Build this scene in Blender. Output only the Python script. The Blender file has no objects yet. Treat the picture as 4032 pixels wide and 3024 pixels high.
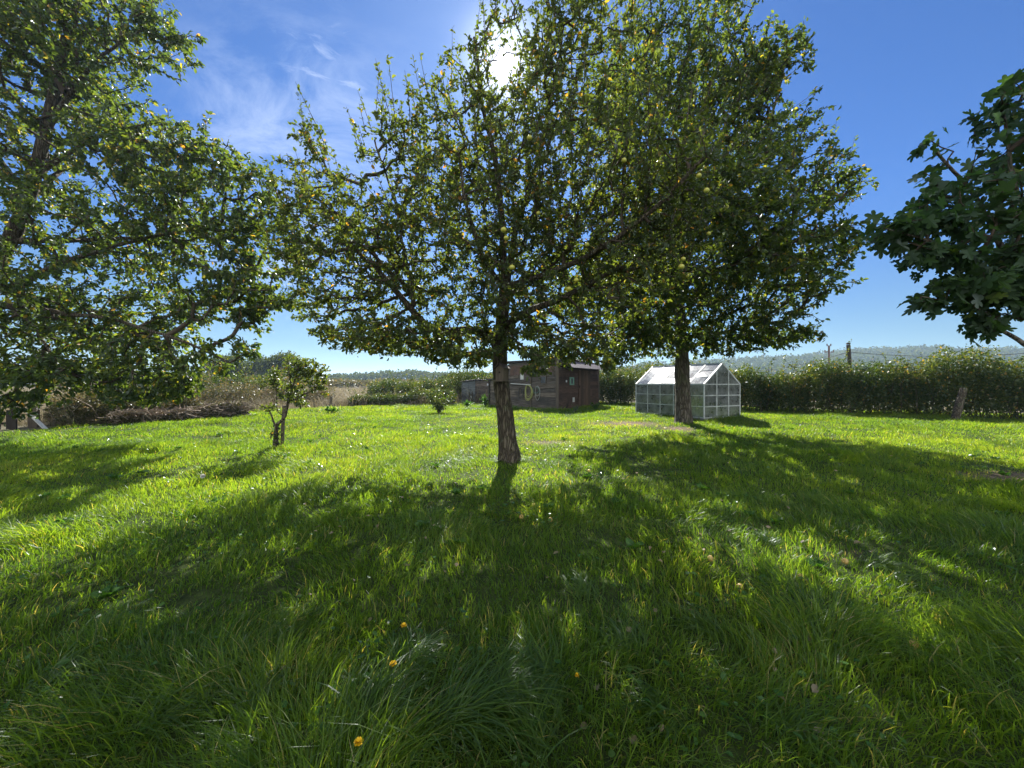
import bpy, math, random
import numpy as np
from mathutils import Matrix
rng = np.random.default_rng(7)
random.seed(7)
R = math.radians
sc = bpy.context.scene
COL = sc.collection
# ------------------------------------------------------------------ camera
F = 1515.0            # focal length in photo pixels (4032 wide)
ZC = 1.5
cam = bpy.data.cameras.new("camera"); cam_o = bpy.data.objects.new("camera", cam); COL.objects.link(cam_o)
cam.sensor_width = 36; cam.lens = F/4032*36; cam.clip_start = .05; cam.clip_end = 3000
cam_o.location = (0, 0, ZC); cam_o.rotation_euler = (R(90), 0, 0)
sc.camera = cam_o
# ------------------------------------------------------------------ sky, sun, exposure
SUN_EL, SUN_AZ = R(39.9), R(-1.25)          # azimuth measured from +Y towards +X
sundir = np.array([math.sin(SUN_AZ)*math.cos(SUN_EL), math.cos(SUN_AZ)*math.cos(SUN_EL), math.sin(SUN_EL)])
w = bpy.data.worlds.new("World"); sc.world = w; w.use_nodes = True
nt = w.node_tree; nt.nodes.clear()
def N(nt, t, **k):
    n = nt.nodes.new(t)
    for a, b in k.items(): setattr(n, a, b)
    return n
def vm(nt, op, a, b=None):
    n = N(nt, 'ShaderNodeVectorMath', operation=op)
    for i, v in enumerate((a, b)):
        if v is None: continue
        if hasattr(v, 'is_output'): nt.links.new(v, n.inputs[i])
        else: n.inputs[i].default_value = v
    return n.outputs['Value' if op in ('DOT_PRODUCT', 'LENGTH', 'DISTANCE') else 'Vector']
def mt(nt, op, a, b=None, c=None, clamp=False):
    n = N(nt, 'ShaderNodeMath', operation=op); n.use_clamp = clamp
    for i, v in enumerate((a, b, c)):
        if v is None: continue
        if hasattr(v, 'is_output'): nt.links.new(v, n.inputs[i])
        else: n.inputs[i].default_value = v
    return n.outputs[0]
def mr(nt, v, a, b, c=0., d=1., smooth=True):
    n = N(nt, 'ShaderNodeMapRange'); n.interpolation_type = 'SMOOTHSTEP' if smooth else 'LINEAR'
    nt.links.new(v, n.inputs[0])
    for i, x in enumerate((a, b, c, d)): n.inputs[i+1].default_value = x
    return n.outputs[0]
def mixc(nt, f, a, b, mode='MIX'):
    n = N(nt, 'ShaderNodeMix', data_type='RGBA', blend_type=mode)
    for s, v in ((n.inputs[0], f), (n.inputs[6], a), (n.inputs[7], b)):
        if hasattr(v, 'is_output'): nt.links.new(v, s)
        elif isinstance(v, (int, float)): s.default_value = v
        else: s.default_value = (*v, 1)
    return n.outputs[2]
def noise(nt, vec, scale, detail=3, rough=.55, dist=0):
    n = N(nt, 'ShaderNodeTexNoise'); n.inputs['Scale'].default_value = scale
    n.inputs['Detail'].default_value = detail; n.inputs['Roughness'].default_value = rough; n.inputs['Distortion'].default_value = dist
    if vec is not None: nt.links.new(vec, n.inputs['Vector'])
    return n.outputs['Fac']
def mapping(nt, vec, scale=(1, 1, 1), rot=(0, 0, 0)):
    n = N(nt, 'ShaderNodeMapping'); n.inputs['Scale'].default_value = scale; n.inputs['Rotation'].default_value = rot
    nt.links.new(vec, n.inputs['Vector']); return n.outputs[0]
sky = N(nt, 'ShaderNodeTexSky', sky_type='NISHITA', sun_disc=False, sun_elevation=SUN_EL, sun_rotation=SUN_AZ)
sky.air_density = 1.0; sky.dust_density = .15; sky.ozone_density = 2.2; sky.altitude = 200
tc = N(nt, 'ShaderNodeTexCoord').outputs['Generated']
dn = vm(nt, 'NORMALIZE', tc)
def pdir(x, y):
    v = np.array([(x-2016)/F, 1, (1512-y)/F]); return tuple(v/np.linalg.norm(v))
def near(x, y, r0, r1):         # 1 at the middle, 0 at r1 (chord distance)
    return mr(nt, vm(nt, 'DISTANCE', dn, pdir(x, y)), r0, r1, 1, 0)
n1 = noise(nt, mapping(nt, dn, (2.4, 5, 7), (0, .5, .3)), 1.6, 8, .62, .7)
n2 = noise(nt, mapping(nt, dn, (1.5, 2, 5), (0, -.6, 0)), 5, 7, .65, 1.2)
veil = mt(nt, 'MULTIPLY', mr(nt, n1, .38, .72), near(1230, 760, .12, .36))
wisp = mt(nt, 'MULTIPLY', mr(nt, n2, .46, .7), near(1290, 280, .02, .12))
thin = mt(nt, 'MULTIPLY', mr(nt, n1, .45, .8), near(900, 300, .2, .6))
m = mt(nt, 'MAXIMUM', mt(nt, 'MULTIPLY', veil, .42), mt(nt, 'MULTIPLY', wisp, .42))
m = mt(nt, 'MAXIMUM', m, mt(nt, 'MULTIPLY', thin, .08))
SKYT = mixc(nt, 1.0, sky.outputs[0], (.225, .475, .83), 'MULTIPLY')
sz_ = N(nt, 'ShaderNodeSeparateXYZ'); nt.links.new(dn, sz_.inputs[0])
SKYT = mixc(nt, 1.0, SKYT, mixc(nt, mr(nt, sz_.outputs[2], .0, .4, 0, 1), (1.25, .86, .56), (1, 1, 1)), 'MULTIPLY')
skyc = mixc(nt, m, SKYT, (5.9, 6.8, 8.4))
# a broad bright cloud bank is added unseen behind the camera to fill shade
sepd = N(nt, 'ShaderNodeSeparateXYZ'); nt.links.new(dn, sepd.inputs[0])
fill_bank = mt(nt, 'MULTIPLY', mt(nt, 'MULTIPLY', mr(nt, sepd.outputs[1], -.45, .0, 1, 0), mr(nt, sepd.outputs[2], -.02, .1)), mr(nt, n1, .25, .5, .55, 1))
skyc = mixc(nt, fill_bank, skyc, (11, 11.3, 11.8))
sdist = vm(nt, 'DISTANCE', dn, tuple(sundir))
core = mr(nt, sdist, .003, .015, 1, 0)
halo = mt(nt, 'POWER', mr(nt, sdist, .0, .16, 1, 0, False), 3.5)
glow = mt(nt, 'ADD', mt(nt, 'MULTIPLY', core, 160), mt(nt, 'MULTIPLY', halo, 16))
glow = mt(nt, 'ADD', glow, mt(nt, 'MULTIPLY', mt(nt, 'POWER', mr(nt, sdist, .0, .7, 1, 0, False), 3.), 1.3))
gl = N(nt, 'ShaderNodeCombineXYZ')
for i in range(3): nt.links.new(mt(nt, 'MULTIPLY', glow, (1, .97, .9)[i]), gl.inputs[i])
skyc = mixc(nt, 1.0, skyc, gl.outputs[0], 'ADD')
bg = N(nt, 'ShaderNodeBackground'); bg.inputs[1].default_value = .06
nt.links.new(skyc, bg.inputs[0])
nt.links.new(bg.outputs[0], N(nt, 'ShaderNodeOutputWorld').inputs[0])
sl = bpy.data.lights.new("sun", 'SUN'); sl.energy = 5.0; sl.angle = R(.53); sl.color = (1, .95, .86)
so = bpy.data.objects.new("sun", sl); COL.objects.link(so)
so.rotation_euler = (R(90)-SUN_EL, 0, math.pi - SUN_AZ)
# sun lamp shines along its -Z; point it from the sun direction
from mathutils import Vector
so.rotation_euler = Vector(tuple(sundir)).to_track_quat('Z', 'Y').to_euler()
sc.view_settings.view_transform = 'Standard'; sc.view_settings.look = 'None'
sc.view_settings.exposure = 1.4; sc.view_settings.gamma = 1
cy = sc.cycles
cy.use_denoising = True
try: cy.denoiser = 'OPENIMAGEDENOISE'; cy.denoising_input_passes = 'RGB_ALBEDO_NORMAL'; cy.denoising_prefilter = 'ACCURATE'
except Exception: pass
cy.max_bounces = 7; cy.diffuse_bounces = 4; cy.glossy_bounces = 3; cy.transmission_bounces = 5; cy.transparent_max_bounces = 12
cy.volume_bounces = 1; cy.sample_clamp_indirect = 6; cy.caustics_reflective = False; cy.caustics_refractive = False
cy.use_adaptive_sampling = True; cy.adaptive_threshold = .012

# ------------------------------------------------------------------ helpers
def nz(x): return x/np.maximum(np.linalg.norm(x, axis=-1, keepdims=True), 1e-9)
def hashn(ix, iy, s):
    h = np.sin(ix*127.1+iy*311.7+s*74.7)*43758.5453
    return h-np.floor(h)
def vnoise(x, y, s=0):
    x = np.asarray(x, float); y = np.asarray(y, float)
    ix, iy = np.floor(x), np.floor(y); fx, fy = x-ix, y-iy
    fx = fx*fx*(3-2*fx); fy = fy*fy*(3-2*fy)
    a = hashn(ix, iy, s); b = hashn(ix+1, iy, s); c = hashn(ix, iy+1, s); d = hashn(ix+1, iy+1, s)
    return a+(b-a)*fx+(c-a)*fy+(a-b-c+d)*fx*fy
def fbm(x, y, s=0, o=3):
    v = 0; a = .5; t = 0
    for i in range(o): v = v+a*vnoise(x*2**i, y*2**i, s+i); t += a; a *= .5
    return v/t
def gz(x, y):
    x = np.asarray(x, float); y = np.asarray(y, float)
    t = np.clip(y/16, 0, 1); base = .35*t*t*(3-2*t)
    near_ = np.clip(1-(np.hypot(x, y)-25)/15, 0, 1)
    return base+near_*(.09*(fbm(x*.8, y*.8, 3)-.5)+.10*(vnoise(x*.27, y*.27, 9)-.5))
def P(px, py, d): return np.array([(px-2016)/F*d, d, ZC+(1512-py)/F*d])
def G(px, py):        # where the ground shows at that place of the photograph
    k = (px-2016)/F; s = (py-1512)/F; d = 1.3/s
    for _ in range(30): d = .5*d+.5*(ZC-float(gz(k*d, d)))/s
    return np.array([k*d, d, float(gz(k*d, d))])
def mesh(name, V, Fc, mat, attr=None, smooth=False):
    """V (n,3); Fc list of (m,k) int arrays"""
    me = bpy.data.meshes.new(name)
    if isinstance(Fc, np.ndarray): Fc = [Fc]
    Fc = [f for f in Fc if len(f)]
    V = np.ascontiguousarray(V, dtype=np.float32)
    me.vertices.add(len(V)); me.vertices.foreach_set('co', V.ravel())
    lo = np.concatenate([f.ravel() for f in Fc]).astype(np.int32)
    tot = np.concatenate([np.full(len(f), f.shape[1], np.int32) for f in Fc])
    st = np.concatenate([[0], np.cumsum(tot)[:-1]]).astype(np.int32)
    me.loops.add(len(lo)); me.loops.foreach_set('vertex_index', lo)
    me.polygons.add(len(tot)); me.polygons.foreach_set('loop_start', st)
    try: me.polygons.foreach_set('loop_total', tot)
    except Exception: pass
    me.polygons.foreach_set('use_smooth', np.full(len(tot), smooth))
    if attr is not None:
        for k, v in (attr.items() if isinstance(attr, dict) else (('r', attr),)):
            a = me.attributes.new(k, 'FLOAT', 'POINT'); a.data.foreach_set('value', np.ascontiguousarray(v, dtype=np.float32))
    me.update(calc_edges=True); me.validate()
    if mat: me.materials.append(mat)
    return me
def link(name, me, parent=None, loc=None, rz=0):
    o = bpy.data.objects.new(name, me); COL.objects.link(o)
    if parent: o.parent = parent
    if loc is not None: o.location = tuple(float(v) for v in loc)
    o.rotation_euler = (0, 0, rz)
    return o
def tag(o, label=None, cat=None, group=None, kind=None):
    if label: o['label'] = label
    if cat: o['category'] = cat
    if group: o['group'] = group
    if kind: o['kind'] = kind
    return o
def thing(name, label, cat, loc=(0, 0, 0), rz=0, group=None):
    return tag(link(name, None, None, loc, rz), label, cat, group)
class MB:
    def __init__(s): s.v = []; s.f = {}; s.n = 0
    def add(s, V, faces):
        V = np.asarray(V, float); s.v.append(V)
        for f in faces: s.f.setdefault(len(f), []).append([i+s.n for i in f])
        s.n += len(V)
    def box(s, a, b, jit=0):
        x0, y0, z0 = a; x1, y1, z1 = b
        V = np.array([(x0,y0,z0),(x1,y0,z0),(x1,y1,z0),(x0,y1,z0),(x0,y0,z1),(x1,y0,z1),(x1,y1,z1),(x0,y1,z1)], float)
        if jit: V += rng.uniform(-jit, jit, V.shape)
        s.add(V, [(0,3,2,1),(4,5,6,7),(0,1,5,4),(1,2,6,5),(2,3,7,6),(3,0,4,7)]); return s
    def bar(s, p, q, w, d=None, up=(0, 0, 1)):
        d = d or w; p = np.array(p, float); q = np.array(q, float); t = nz(q-p)
        u = np.array(up, float)
        if abs(np.dot(u, t)) > .95: u = np.array([1., 0, 0])
        a = nz(np.cross(t, u)); b = np.cross(a, t)
        V = [e+a*x*w/2+b*y*d/2 for e in (p, q) for x, y in ((-1,-1),(1,-1),(1,1),(-1,1))]
        s.add(V, [(0,1,2,3),(7,6,5,4),(0,4,5,1),(1,5,6,2),(2,6,7,3),(3,7,4,0)]); return s
    def tube(s, pts, rad, n=8, cap=True):
        V, Fq = tube(pts, rad, n)
        s.add(V, [tuple(f) for f in Fq])
        if cap: s.f.setdefault(n, []).append([s.n-len(V)+len(V)-n+i for i in range(n)]); s.f[n].append([s.n-len(V)+n-1-i for i in range(n)])
        return s
    def build(s, name, mat, parent=None, loc=None, rz=0, smooth=False, attr=None):
        me = mesh(name, np.concatenate(s.v), [np.array(f) for f in s.f.values()], mat, attr, smooth)
        return link(name, me, parent, loc, rz)
def tube(pts, rad, n=8, rough=0, seed=0):
    pts = np.asarray(pts, float); m = len(pts); rad = np.broadcast_to(np.asarray(rad, float), (m,))
    t = np.gradient(pts, axis=0); t = nz(t)
    u = np.array([0.31, .95, .05]); 
    if abs(np.dot(nz(pts[-1]-pts[0]), nz(u))) > .9: u = np.array([1, .1, .2])
    a = nz(np.cross(t, u)); b = np.cross(t, a)
    th = np.arange(n)/n*2*math.pi
    rr = rad[:, None]*np.ones((1, n))
    if rough:
        L = np.concatenate([[0], np.cumsum(np.linalg.norm(np.diff(pts, axis=0), axis=1))])
        # lumps and vertical ridges of bark; wrap-around by sampling noise on a circle
        rr = rr*(1+rough*(fbm(np.cos(th)[None]*2.2+L[:, None]*1.1+5, np.sin(th)[None]*2.2+seed+0*L[:, None], seed, 3)-.5)*1.6
                 +rough*.55*(vnoise(th[None]*n/(2*math.pi)*.5+0*L[:, None], L[:, None]*7, seed+4)-.5))
    V = (pts[:, None]+a[:, None]*(np.cos(th)[None, :, None]*rr[..., None])+b[:, None]*(np.sin(th)[None, :, None]*rr[..., None])).reshape(-1, 3)
    i = np.arange(m-1)[:, None]*n; j = np.arange(n)[None]; k = (j+1) % n
    Fq = np.stack([i+j, i+k, i+n+k, i+n+j], -1).reshape(-1, 4)
    return V, Fq
def smooth_path(pts, step=.12):
    pts = np.asarray(pts, float)
    if len(pts) < 3:
        n = max(2, int(np.linalg.norm(pts[1]-pts[0])/step)); t = np.linspace(0, 1, n+1)[:, None]; return pts[0]*(1-t)+pts[1]*t
    E = np.concatenate([[2*pts[0]-pts[1]], pts, [2*pts[-1]-pts[-2]]]); out = []
    for i in range(1, len(E)-2):
        n = max(2, int(np.linalg.norm(E[i+1]-E[i])/step))
        for t in np.arange(n)/n:
            p0, p1, p2, p3 = E[i-1:i+3]
            out.append(.5*((2*p1)+(-p0+p2)*t+(2*p0-5*p1+4*p2-p3)*t*t+(-p0+3*p1-3*p2+p3)*t**3))
    out.append(pts[-1]); return np.array(out)

# ------------------------------------------------------------------ materials
def newmat(name):
    m = bpy.data.materials.new(name); m.use_nodes = True; t = m.node_tree; t.nodes.clear()
    return m, t, N(t, 'ShaderNodeOutputMaterial')
def ramp(t, fac, stops):
    n = N(t, 'ShaderNodeValToRGB'); e = n.color_ramp.elements
    while len(e) < len(stops): e.new(.5)
    for i, (p, c) in enumerate(stops): e[i].position = p; e[i].color = (*c, 1)
    t.links.new(fac, n.inputs[0]); return n.outputs[0]
def attr(t, name='r'): return N(t, 'ShaderNodeAttribute', attribute_name=name).outputs['Fac']
def leafmat(name, stops, trans=.5, tcol=(1.5, 1.6, .45), rough=.38, gloss=.14):
    m, t, o = newmat(name)
    c = ramp(t, attr(t), stops)
    geo = N(t, 'ShaderNodeNewGeometry'); pos = geo.outputs['Position']
    c = mixc(t, mr(t, noise(t, pos, 1.1, 2), .35, .65, 0, .35), c, mixc(t, 1., c, (1.25, 1.08, .6), 'MULTIPLY'))
    d = N(t, 'ShaderNodeBsdfDiffuse'); t.links.new(c, d.inputs[0])
    tr = N(t, 'ShaderNodeBsdfTranslucent'); t.links.new(mixc(t, 1., c, tcol, 'MULTIPLY'), tr.inputs[0])
    mx = N(t, 'ShaderNodeMixShader'); mx.inputs[0].default_value = trans
    t.links.new(d.outputs[0], mx.inputs[1]); t.links.new(tr.outputs[0], mx.inputs[2])
    g = N(t, 'ShaderNodeBsdfAnisotropic'); g.inputs['Roughness'].default_value = rough; g.inputs[0].default_value = (.9, .95, 1, 1)
    fr = N(t, 'ShaderNodeFresnel'); fr.inputs[0].default_value = 1.42
    fm = mt(t, 'MINIMUM', mt(t, 'MULTIPLY', fr.outputs[0], gloss/.14), gloss)
    m2 = N(t, 'ShaderNodeMixShader'); t.links.new(fm, m2.inputs[0])
    t.links.new(mx.outputs[0], m2.inputs[1]); t.links.new(g.outputs[0], m2.inputs[2])
    t.links.new(m2.outputs[0], o.inputs[0]); return m
def solid(name, col, rough=.7, metal=0, var=.3, scale=6, stretch=(1, 1, 1), bump=.2, col2=None, spec=.4, obj=True):
    m, t, o = newmat(name)
    v = N(t, 'ShaderNodeTexCoord').outputs['Object']
    v = mapping(t, v, stretch)
    n = noise(t, v, scale, 6, .65)
    c2 = col2 or tuple(x*(1-var) for x in col)
    c = mixc(t, mr(t, n, .3, .7), c2, col)
    p = N(t, 'ShaderNodeBsdfPrincipled'); t.links.new(c, p.inputs['Base Color'])
    p.inputs['Roughness'].default_value = rough; p.inputs['Metallic'].default_value = metal
    p.inputs['Specular IOR Level'].default_value = spec
    if bump:
        b = N(t, 'ShaderNodeBump'); b.inputs['Strength'].default_value = bump; b.inputs['Distance'].default_value = .02
        t.links.new(noise(t, v, scale*3, 6, .7), b.inputs['Height']); t.links.new(b.outputs[0], p.inputs['Normal'])
    t.links.new(p.outputs[0], o.inputs[0]); return m
def barkmat(name, c1, c2, sc_=9):
    m, t, o = newmat(name)
    v = mapping(t, N(t, 'ShaderNodeNewGeometry').outputs['Position'], (1, 1, .22))
    n = noise(t, v, sc_*2.2, 7, .7, .6)
    vo = N(t, 'ShaderNodeTexVoronoi', feature='DISTANCE_TO_EDGE'); vo.inputs['Scale'].default_value = sc_*2.3
    nd = N(t, 'ShaderNodeTexNoise'); nd.inputs['Scale'].default_value = sc_*1.1; nd.inputs['Detail'].default_value = 4; t.links.new(v, nd.inputs['Vector'])
    dv = vm(t, 'ADD', mapping(t, v, (1, 1, .8)), vm(t, 'MULTIPLY', vm(t, 'SUBTRACT', nd.outputs['Color'], (.5, .5, .5)), (.16, .16, .16)))
    t.links.new(dv, vo.inputs['Vector'])
    h = mt(t, 'ADD', mr(t, vo.outputs[0], 0, .25), n)
    c = mixc(t, mr(t, h, .35, 1.75), c1, c2)
    c = mixc(t, mr(t, noise(t, N(t, 'ShaderNodeNewGeometry').outputs['Position'], 5, 4), .52, .7, 0, .55), c, (.11, .13, .06))
    p = N(t, 'ShaderNodeBsdfPrincipled'); t.links.new(c, p.inputs['Base Color']); p.inputs['Roughness'].default_value = .9
    p.inputs['Specular IOR Level'].default_value = .2
    b = N(t, 'ShaderNodeBump'); b.inputs['Strength'].default_value = .9; b.inputs['Distance'].default_value = .03
    t.links.new(h, b.inputs['Height']); t.links.new(b.outputs[0], p.inputs['Normal'])
    t.links.new(p.outputs[0], o.inputs[0]); return m
def boardmat(name, c1, c2, stain=(.05, .05, .045), axis=(0.6, .6, 9)):
    m, t, o = newmat(name)
    tc_ = N(t, 'ShaderNodeTexCoord').outputs['Object']
    v = mapping(t, tc_, axis)
    n = noise(t, v, 3.2, 7, .7, .3); r = attr(t)
    c = mixc(t, mr(t, n, .35, .68), c1, c2)
    c = mixc(t, 1., c, ramp(t, r, [(0, (.6, .6, .62)), (.5, (1, .95, .9)), (1, (1.35, 1.28, 1.2))]), 'MULTIPLY')
    c = mixc(t, mr(t, noise(t, tc_, 1.7, 5), .5, .72, 0, .8), c, stain)
    p = N(t, 'ShaderNodeBsdfPrincipled'); t.links.new(c, p.inputs['Base Color']); p.inputs['Roughness'].default_value = .85
    p.inputs['Specular IOR Level'].default_value = .25
    b = N(t, 'ShaderNodeBump'); b.inputs['Strength'].default_value = .6; b.inputs['Distance'].default_value = .02
    t.links.new(n, b.inputs['Height']); t.links.new(b.outputs[0], p.inputs['Normal'])
    t.links.new(p.outputs[0], o.inputs[0]); return m
M = {}
M['grass'] = leafmat('grass', [(0, (.035, .08, .014)), (.35, (.07, .13, .018)), (.7, (.115, .18, .024)), (.93, (.18, .22, .045)), (1, (.24, .22, .10))], .62, (3., 2.75, .85), .42, .04)
M['weed'] = leafmat('weed', [(0, (.03, .085, .02)), (1, (.07, .14, .03))], .45, (2.2, 2.3, .5), .25, .06)
M['apple_leaf'] = leafmat('apple_leaf', [(0, (.032, .048, .024)), (.5, (.048, .074, .032)), (.85, (.09, .115, .036)), (.95, (.22, .16, .05)), (1, (.25, .12, .045))], .5, (3.4, 3.1, .7), .42, .06)
M['walnut_leaf'] = leafmat('walnut_leaf', [(0, (.024, .046, .024)), (.5, (.046, .074, .03)), (.88, (.09, .12, .036)), (.97, (.22, .19, .05)), (1, (.26, .14, .05))], .48, (3.5, 3.3, .7), .42, .06)
M['fig_leaf'] = leafmat('fig_leaf', [(0, (.03, .06, .035)), (.8, (.05, .09, .04)), (1, (.13, .17, .04))], .4, (2.0, 2.4, .9), .45, .05)
M['hedge_leaf'] = leafmat('hedge_leaf', [(0, (.02, .045, .018)), (.5, (.05, .08, .024)), (.85, (.11, .13, .035)), (1, (.24, .17, .06))], .45, (2.4, 2.2, .6), .35, .06)
M['bramble_leaf'] = leafmat('bramble_leaf', [(0, (.06, .075, .035)), (.45, (.12, .125, .06)), (.75, (.19, .155, .10)), (1, (.36, .28, .2))], .35, (1.5, 1.35, .8), .4, .07)
M['dry_grass'] = leafmat('dry_grass', [(0, (.12, .125, .075)), (.5, (.235, .205, .15)), (1, (.36, .315, .25))], .4, (1.1, 1.1, .95), .5, .03)
M['far_leaf'] = leafmat('far_leaf', [(0, (.03, .05, .022)), (.6, (.06, .085, .03)), (1, (.13, .13, .04))], .35, (1.8, 1.7, .6), .6, .01)
M['bark'] = barkmat('bark', (.045, .036, .026), (.15, .125, .09))
M['bark_pale'] = barkmat('bark_pale', (.07, .058, .046), (.21, .18, .145), 7)
M['twig'] = solid('twig', (.07, .052, .035), .85, bump=0)
M['board'] = boardmat('board', (.08, .068, .056), (.24, .215, .185))
M['board_red'] = boardmat('board_red', (.05, .033, .024), (.115, .075, .055), (.03, .02, .016))
M['board_blue'] = boardmat('board_blue', (.06, .07, .075), (.17, .20, .215))
M['door'] = boardmat('door', (.07, .046, .031), (.12, .082, .054), (.07, .042, .026), (9, 9, .6))
M['post'] = solid('post', (.16, .13, .10), .9, stretch=(4, 4, .6), scale=5, bump=.6)
M['post_dark'] = solid('post_dark', (.045, .038, .032), .9, stretch=(4, 4, .6), scale=5, bump=.4)
M['rust'] = solid('rust', (.15, .085, .06), .7, scale=4, col2=(.09, .065, .055), bump=.3)
M['roof_sheet'] = solid('roof_sheet', (.12, .10, .105), .6, scale=3, col2=(.055, .04, .04), bump=.3)
M['white'] = solid('white', (.72, .74, .74), .5, var=.15, bump=0)
M['pipe'] = solid('pipe', (.62, .63, .60), .45, var=.2, bump=0)
M['green_paint'] = solid('green_paint', (.16, .33, .24), .6, var=.2)
M['glass_dark'] = solid('glass_dark', (.03, .035, .04), .12, var=.2, bump=0, spec=.7)
M['hose'] = solid('hose', (.46, .48, .16), .45, var=.25, bump=0)
M['hose_green'] = solid('hose_green', (.10, .24, .18), .45, var=.25, bump=0)
M['hose_dark'] = solid('hose_dark', (.09, .085, .08), .5, var=.25, bump=0)
M['hose_grey'] = solid('hose_grey', (.42, .43, .40), .5, var=.25, bump=0)
M['alu'] = solid('alu', (.78, .80, .78), .5, .15, var=.35, scale=9, bump=.05)
M['concrete'] = solid('concrete', (.34, .33, .31), .9, scale=8)
M['terracotta'] = solid('terracotta', (.30, .13, .07), .85, scale=8)
M['brown_wood'] = solid('brown_wood', (.20, .11, .06), .8, scale=5, stretch=(3, 3, .5))
M['stalk'] = solid('stalk', (.05, .11, .025), .6, bump=0)
M['petal'] = solid('petal', (.85, .55, .01), .6, var=.25, scale=60, bump=0)
M['seedfluff'] = solid('seedfluff', (.78, .77, .72), .9, var=.1, bump=0)
M['apple_skin'] = solid('apple_skin', (.42, .46, .07), .35, scale=14, col2=(.50, .36, .06), bump=0, spec=.5)
M['fallen_skin'] = solid('fallen_skin', (.52, .40, .10), .45, scale=20, col2=(.38, .22, .07), bump=0, spec=.5)
M['dead'] = solid('dead', (.42, .34, .26), .85, scale=12, col2=(.15, .11, .08))
M['soil'] = solid('soil', (.075, .05, .035), .95, scale=14, bump=.8)
m, t, o = newmat('ground')
lawn = attr(t, 'lawn'); worn = attr(t, 'worn'); gp = N(t, 'ShaderNodeNewGeometry').outputs['Position']
c = mixc(t, mr(t, noise(t, gp, 9, 5), .3, .7), (.022, .034, .010), (.045, .065, .016))
c = mixc(t, worn, c, mixc(t, mr(t, noise(t, gp, 14, 4), .3, .7), (.085, .06, .04), (.21, .165, .105)))
fld = mixc(t, mr(t, noise(t, mapping(t, gp, (.25, 1, 1)), .22, 5), .35, .65), (.10, .10, .06), (.18, .155, .11))
c = mixc(t, lawn, fld, c)
p = N(t, 'ShaderNodeBsdfPrincipled'); t.links.new(c, p.inputs['Base Color']); p.inputs['Roughness'].default_value = .95; p.inputs['Specular IOR Level'].default_value = .1
b = N(t, 'ShaderNodeBump'); b.inputs['Strength'].default_value = .7; b.inputs['Distance'].default_value = .04
t.links.new(noise(t, gp, 18, 5), b.inputs['Height']); t.links.new(b.outputs[0], p.inputs['Normal'])
t.links.new(p.outputs[0], o.inputs[0]); M['ground'] = m
def glassmat(name, dirt_dapple, rough):
    m, t, o = newmat(name)
    tr = N(t, 'ShaderNodeBsdfTransparent'); tr.inputs[0].default_value = (.88, .92, .9, 1)
    di = N(t, 'ShaderNodeBsdfDiffuse'); di.inputs[0].default_value = (.62, .66, .64, 1)
    tl = N(t, 'ShaderNodeBsdfTranslucent'); tl.inputs[0].default_value = (.8, .83, .8, 1)
    a = N(t, 'ShaderNodeMixShader'); a.inputs[0].default_value = .5; t.links.new(di.outputs[0], a.inputs[1]); t.links.new(tl.outputs[0], a.inputs[2])
    v = N(t, 'ShaderNodeTexCoord').outputs['Object']
    b = N(t, 'ShaderNodeMixShader'); t.links.new(mr(t, noise(t, v, 3, 6, .7), .3, .75, dirt_dapple*.55, dirt_dapple*1.6) if name == 'glass' else mr(t, noise(t, v, 4.5, 5, .6), .42, .6, dirt_dapple*.25, dirt_dapple*1.7), b.inputs[0])  # roof glass: blotchier dirt doubles as leaf-shadow dapple painted into the panes
    t.links.new(tr.outputs[0], b.inputs[1]); t.links.new(a.outputs[0], b.inputs[2])
    g = N(t, 'ShaderNodeBsdfAnisotropic'); g.inputs['Roughness'].default_value = rough
    bm = N(t, 'ShaderNodeBump'); bm.inputs['Strength'].default_value = .08; bm.inputs['Distance'].default_value = .05
    t.links.new(noise(t, v, 2.2, 3), bm.inputs['Height']); t.links.new(bm.outputs[0], g.inputs['Normal'])
    fr = N(t, 'ShaderNodeFresnel'); fr.inputs[0].default_value = 1.6
    c_ = N(t, 'ShaderNodeMixShader'); t.links.new(mt(t, 'MULTIPLY', fr.outputs[0], 1.5, clamp=True), c_.inputs[0])
    t.links.new(b.outputs[0], c_.inputs[1]); t.links.new(g.outputs[0], c_.inputs[2]); t.links.new(c_.outputs[0], o.inputs[0]); return m
M['glass'] = glassmat('glass', .42, .12)
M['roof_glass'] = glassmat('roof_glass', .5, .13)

# ------------------------------------------------------------------ ground
LAWN = np.array([(-15, -8), (-14, 8), (-13.1, 9.9), (-12, 12), (-11.2, 15.2), (-6.8, 19.6), (-2.8, 20.6), (.5, 22), (1.4, 25), (4, 26), (8.2, 22.6), (10.9, 19.2), (14.2, 17.7), (19.2, 14.3), (26, 10.5), (26, -8)], float)
def inside(x, y, poly=LAWN):
    r = np.zeros(np.shape(x), bool); n = len(poly)
    for i in range(n):
        x0, y0 = poly[i]; x1, y1 = poly[(i+1) % n]
        c = ((y0 > y) != (y1 > y)) & (x < (x1-x0)*(y-y0)/((y1-y0) or 1e-9)+x0); r ^= c
    return r
WORN = [(*G(2170, 1745)[:2], .8, .45), (*G(2470, 1668)[:2], 1.6, .9), (*G(3990, 1880)[:2], 1.1, .5), (*G(2670, 1690)[:2], .6, .6), (*G(3400, 2190)[:2], .2, .12)]
def wornf(x, y):
    w_ = 0
    for cx, cy_, rx, ry in WORN:
        w_ = np.maximum(w_, 1-np.clip(np.hypot((x-cx)/rx, (y-cy_)/ry), 0, 1))
    return np.clip(w_*1.5*(.4+fbm(x*3, y*3, 5)), 0, 1)
ax = np.concatenate([-np.geomspace(1500, 26, 26), np.arange(-25, 25.01, .22), np.geomspace(26, 1500, 26)])
ay = np.concatenate([-np.geomspace(400, 4, 12), np.arange(-3, 26.01, .22), np.geomspace(27, 2200, 34)])
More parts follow.
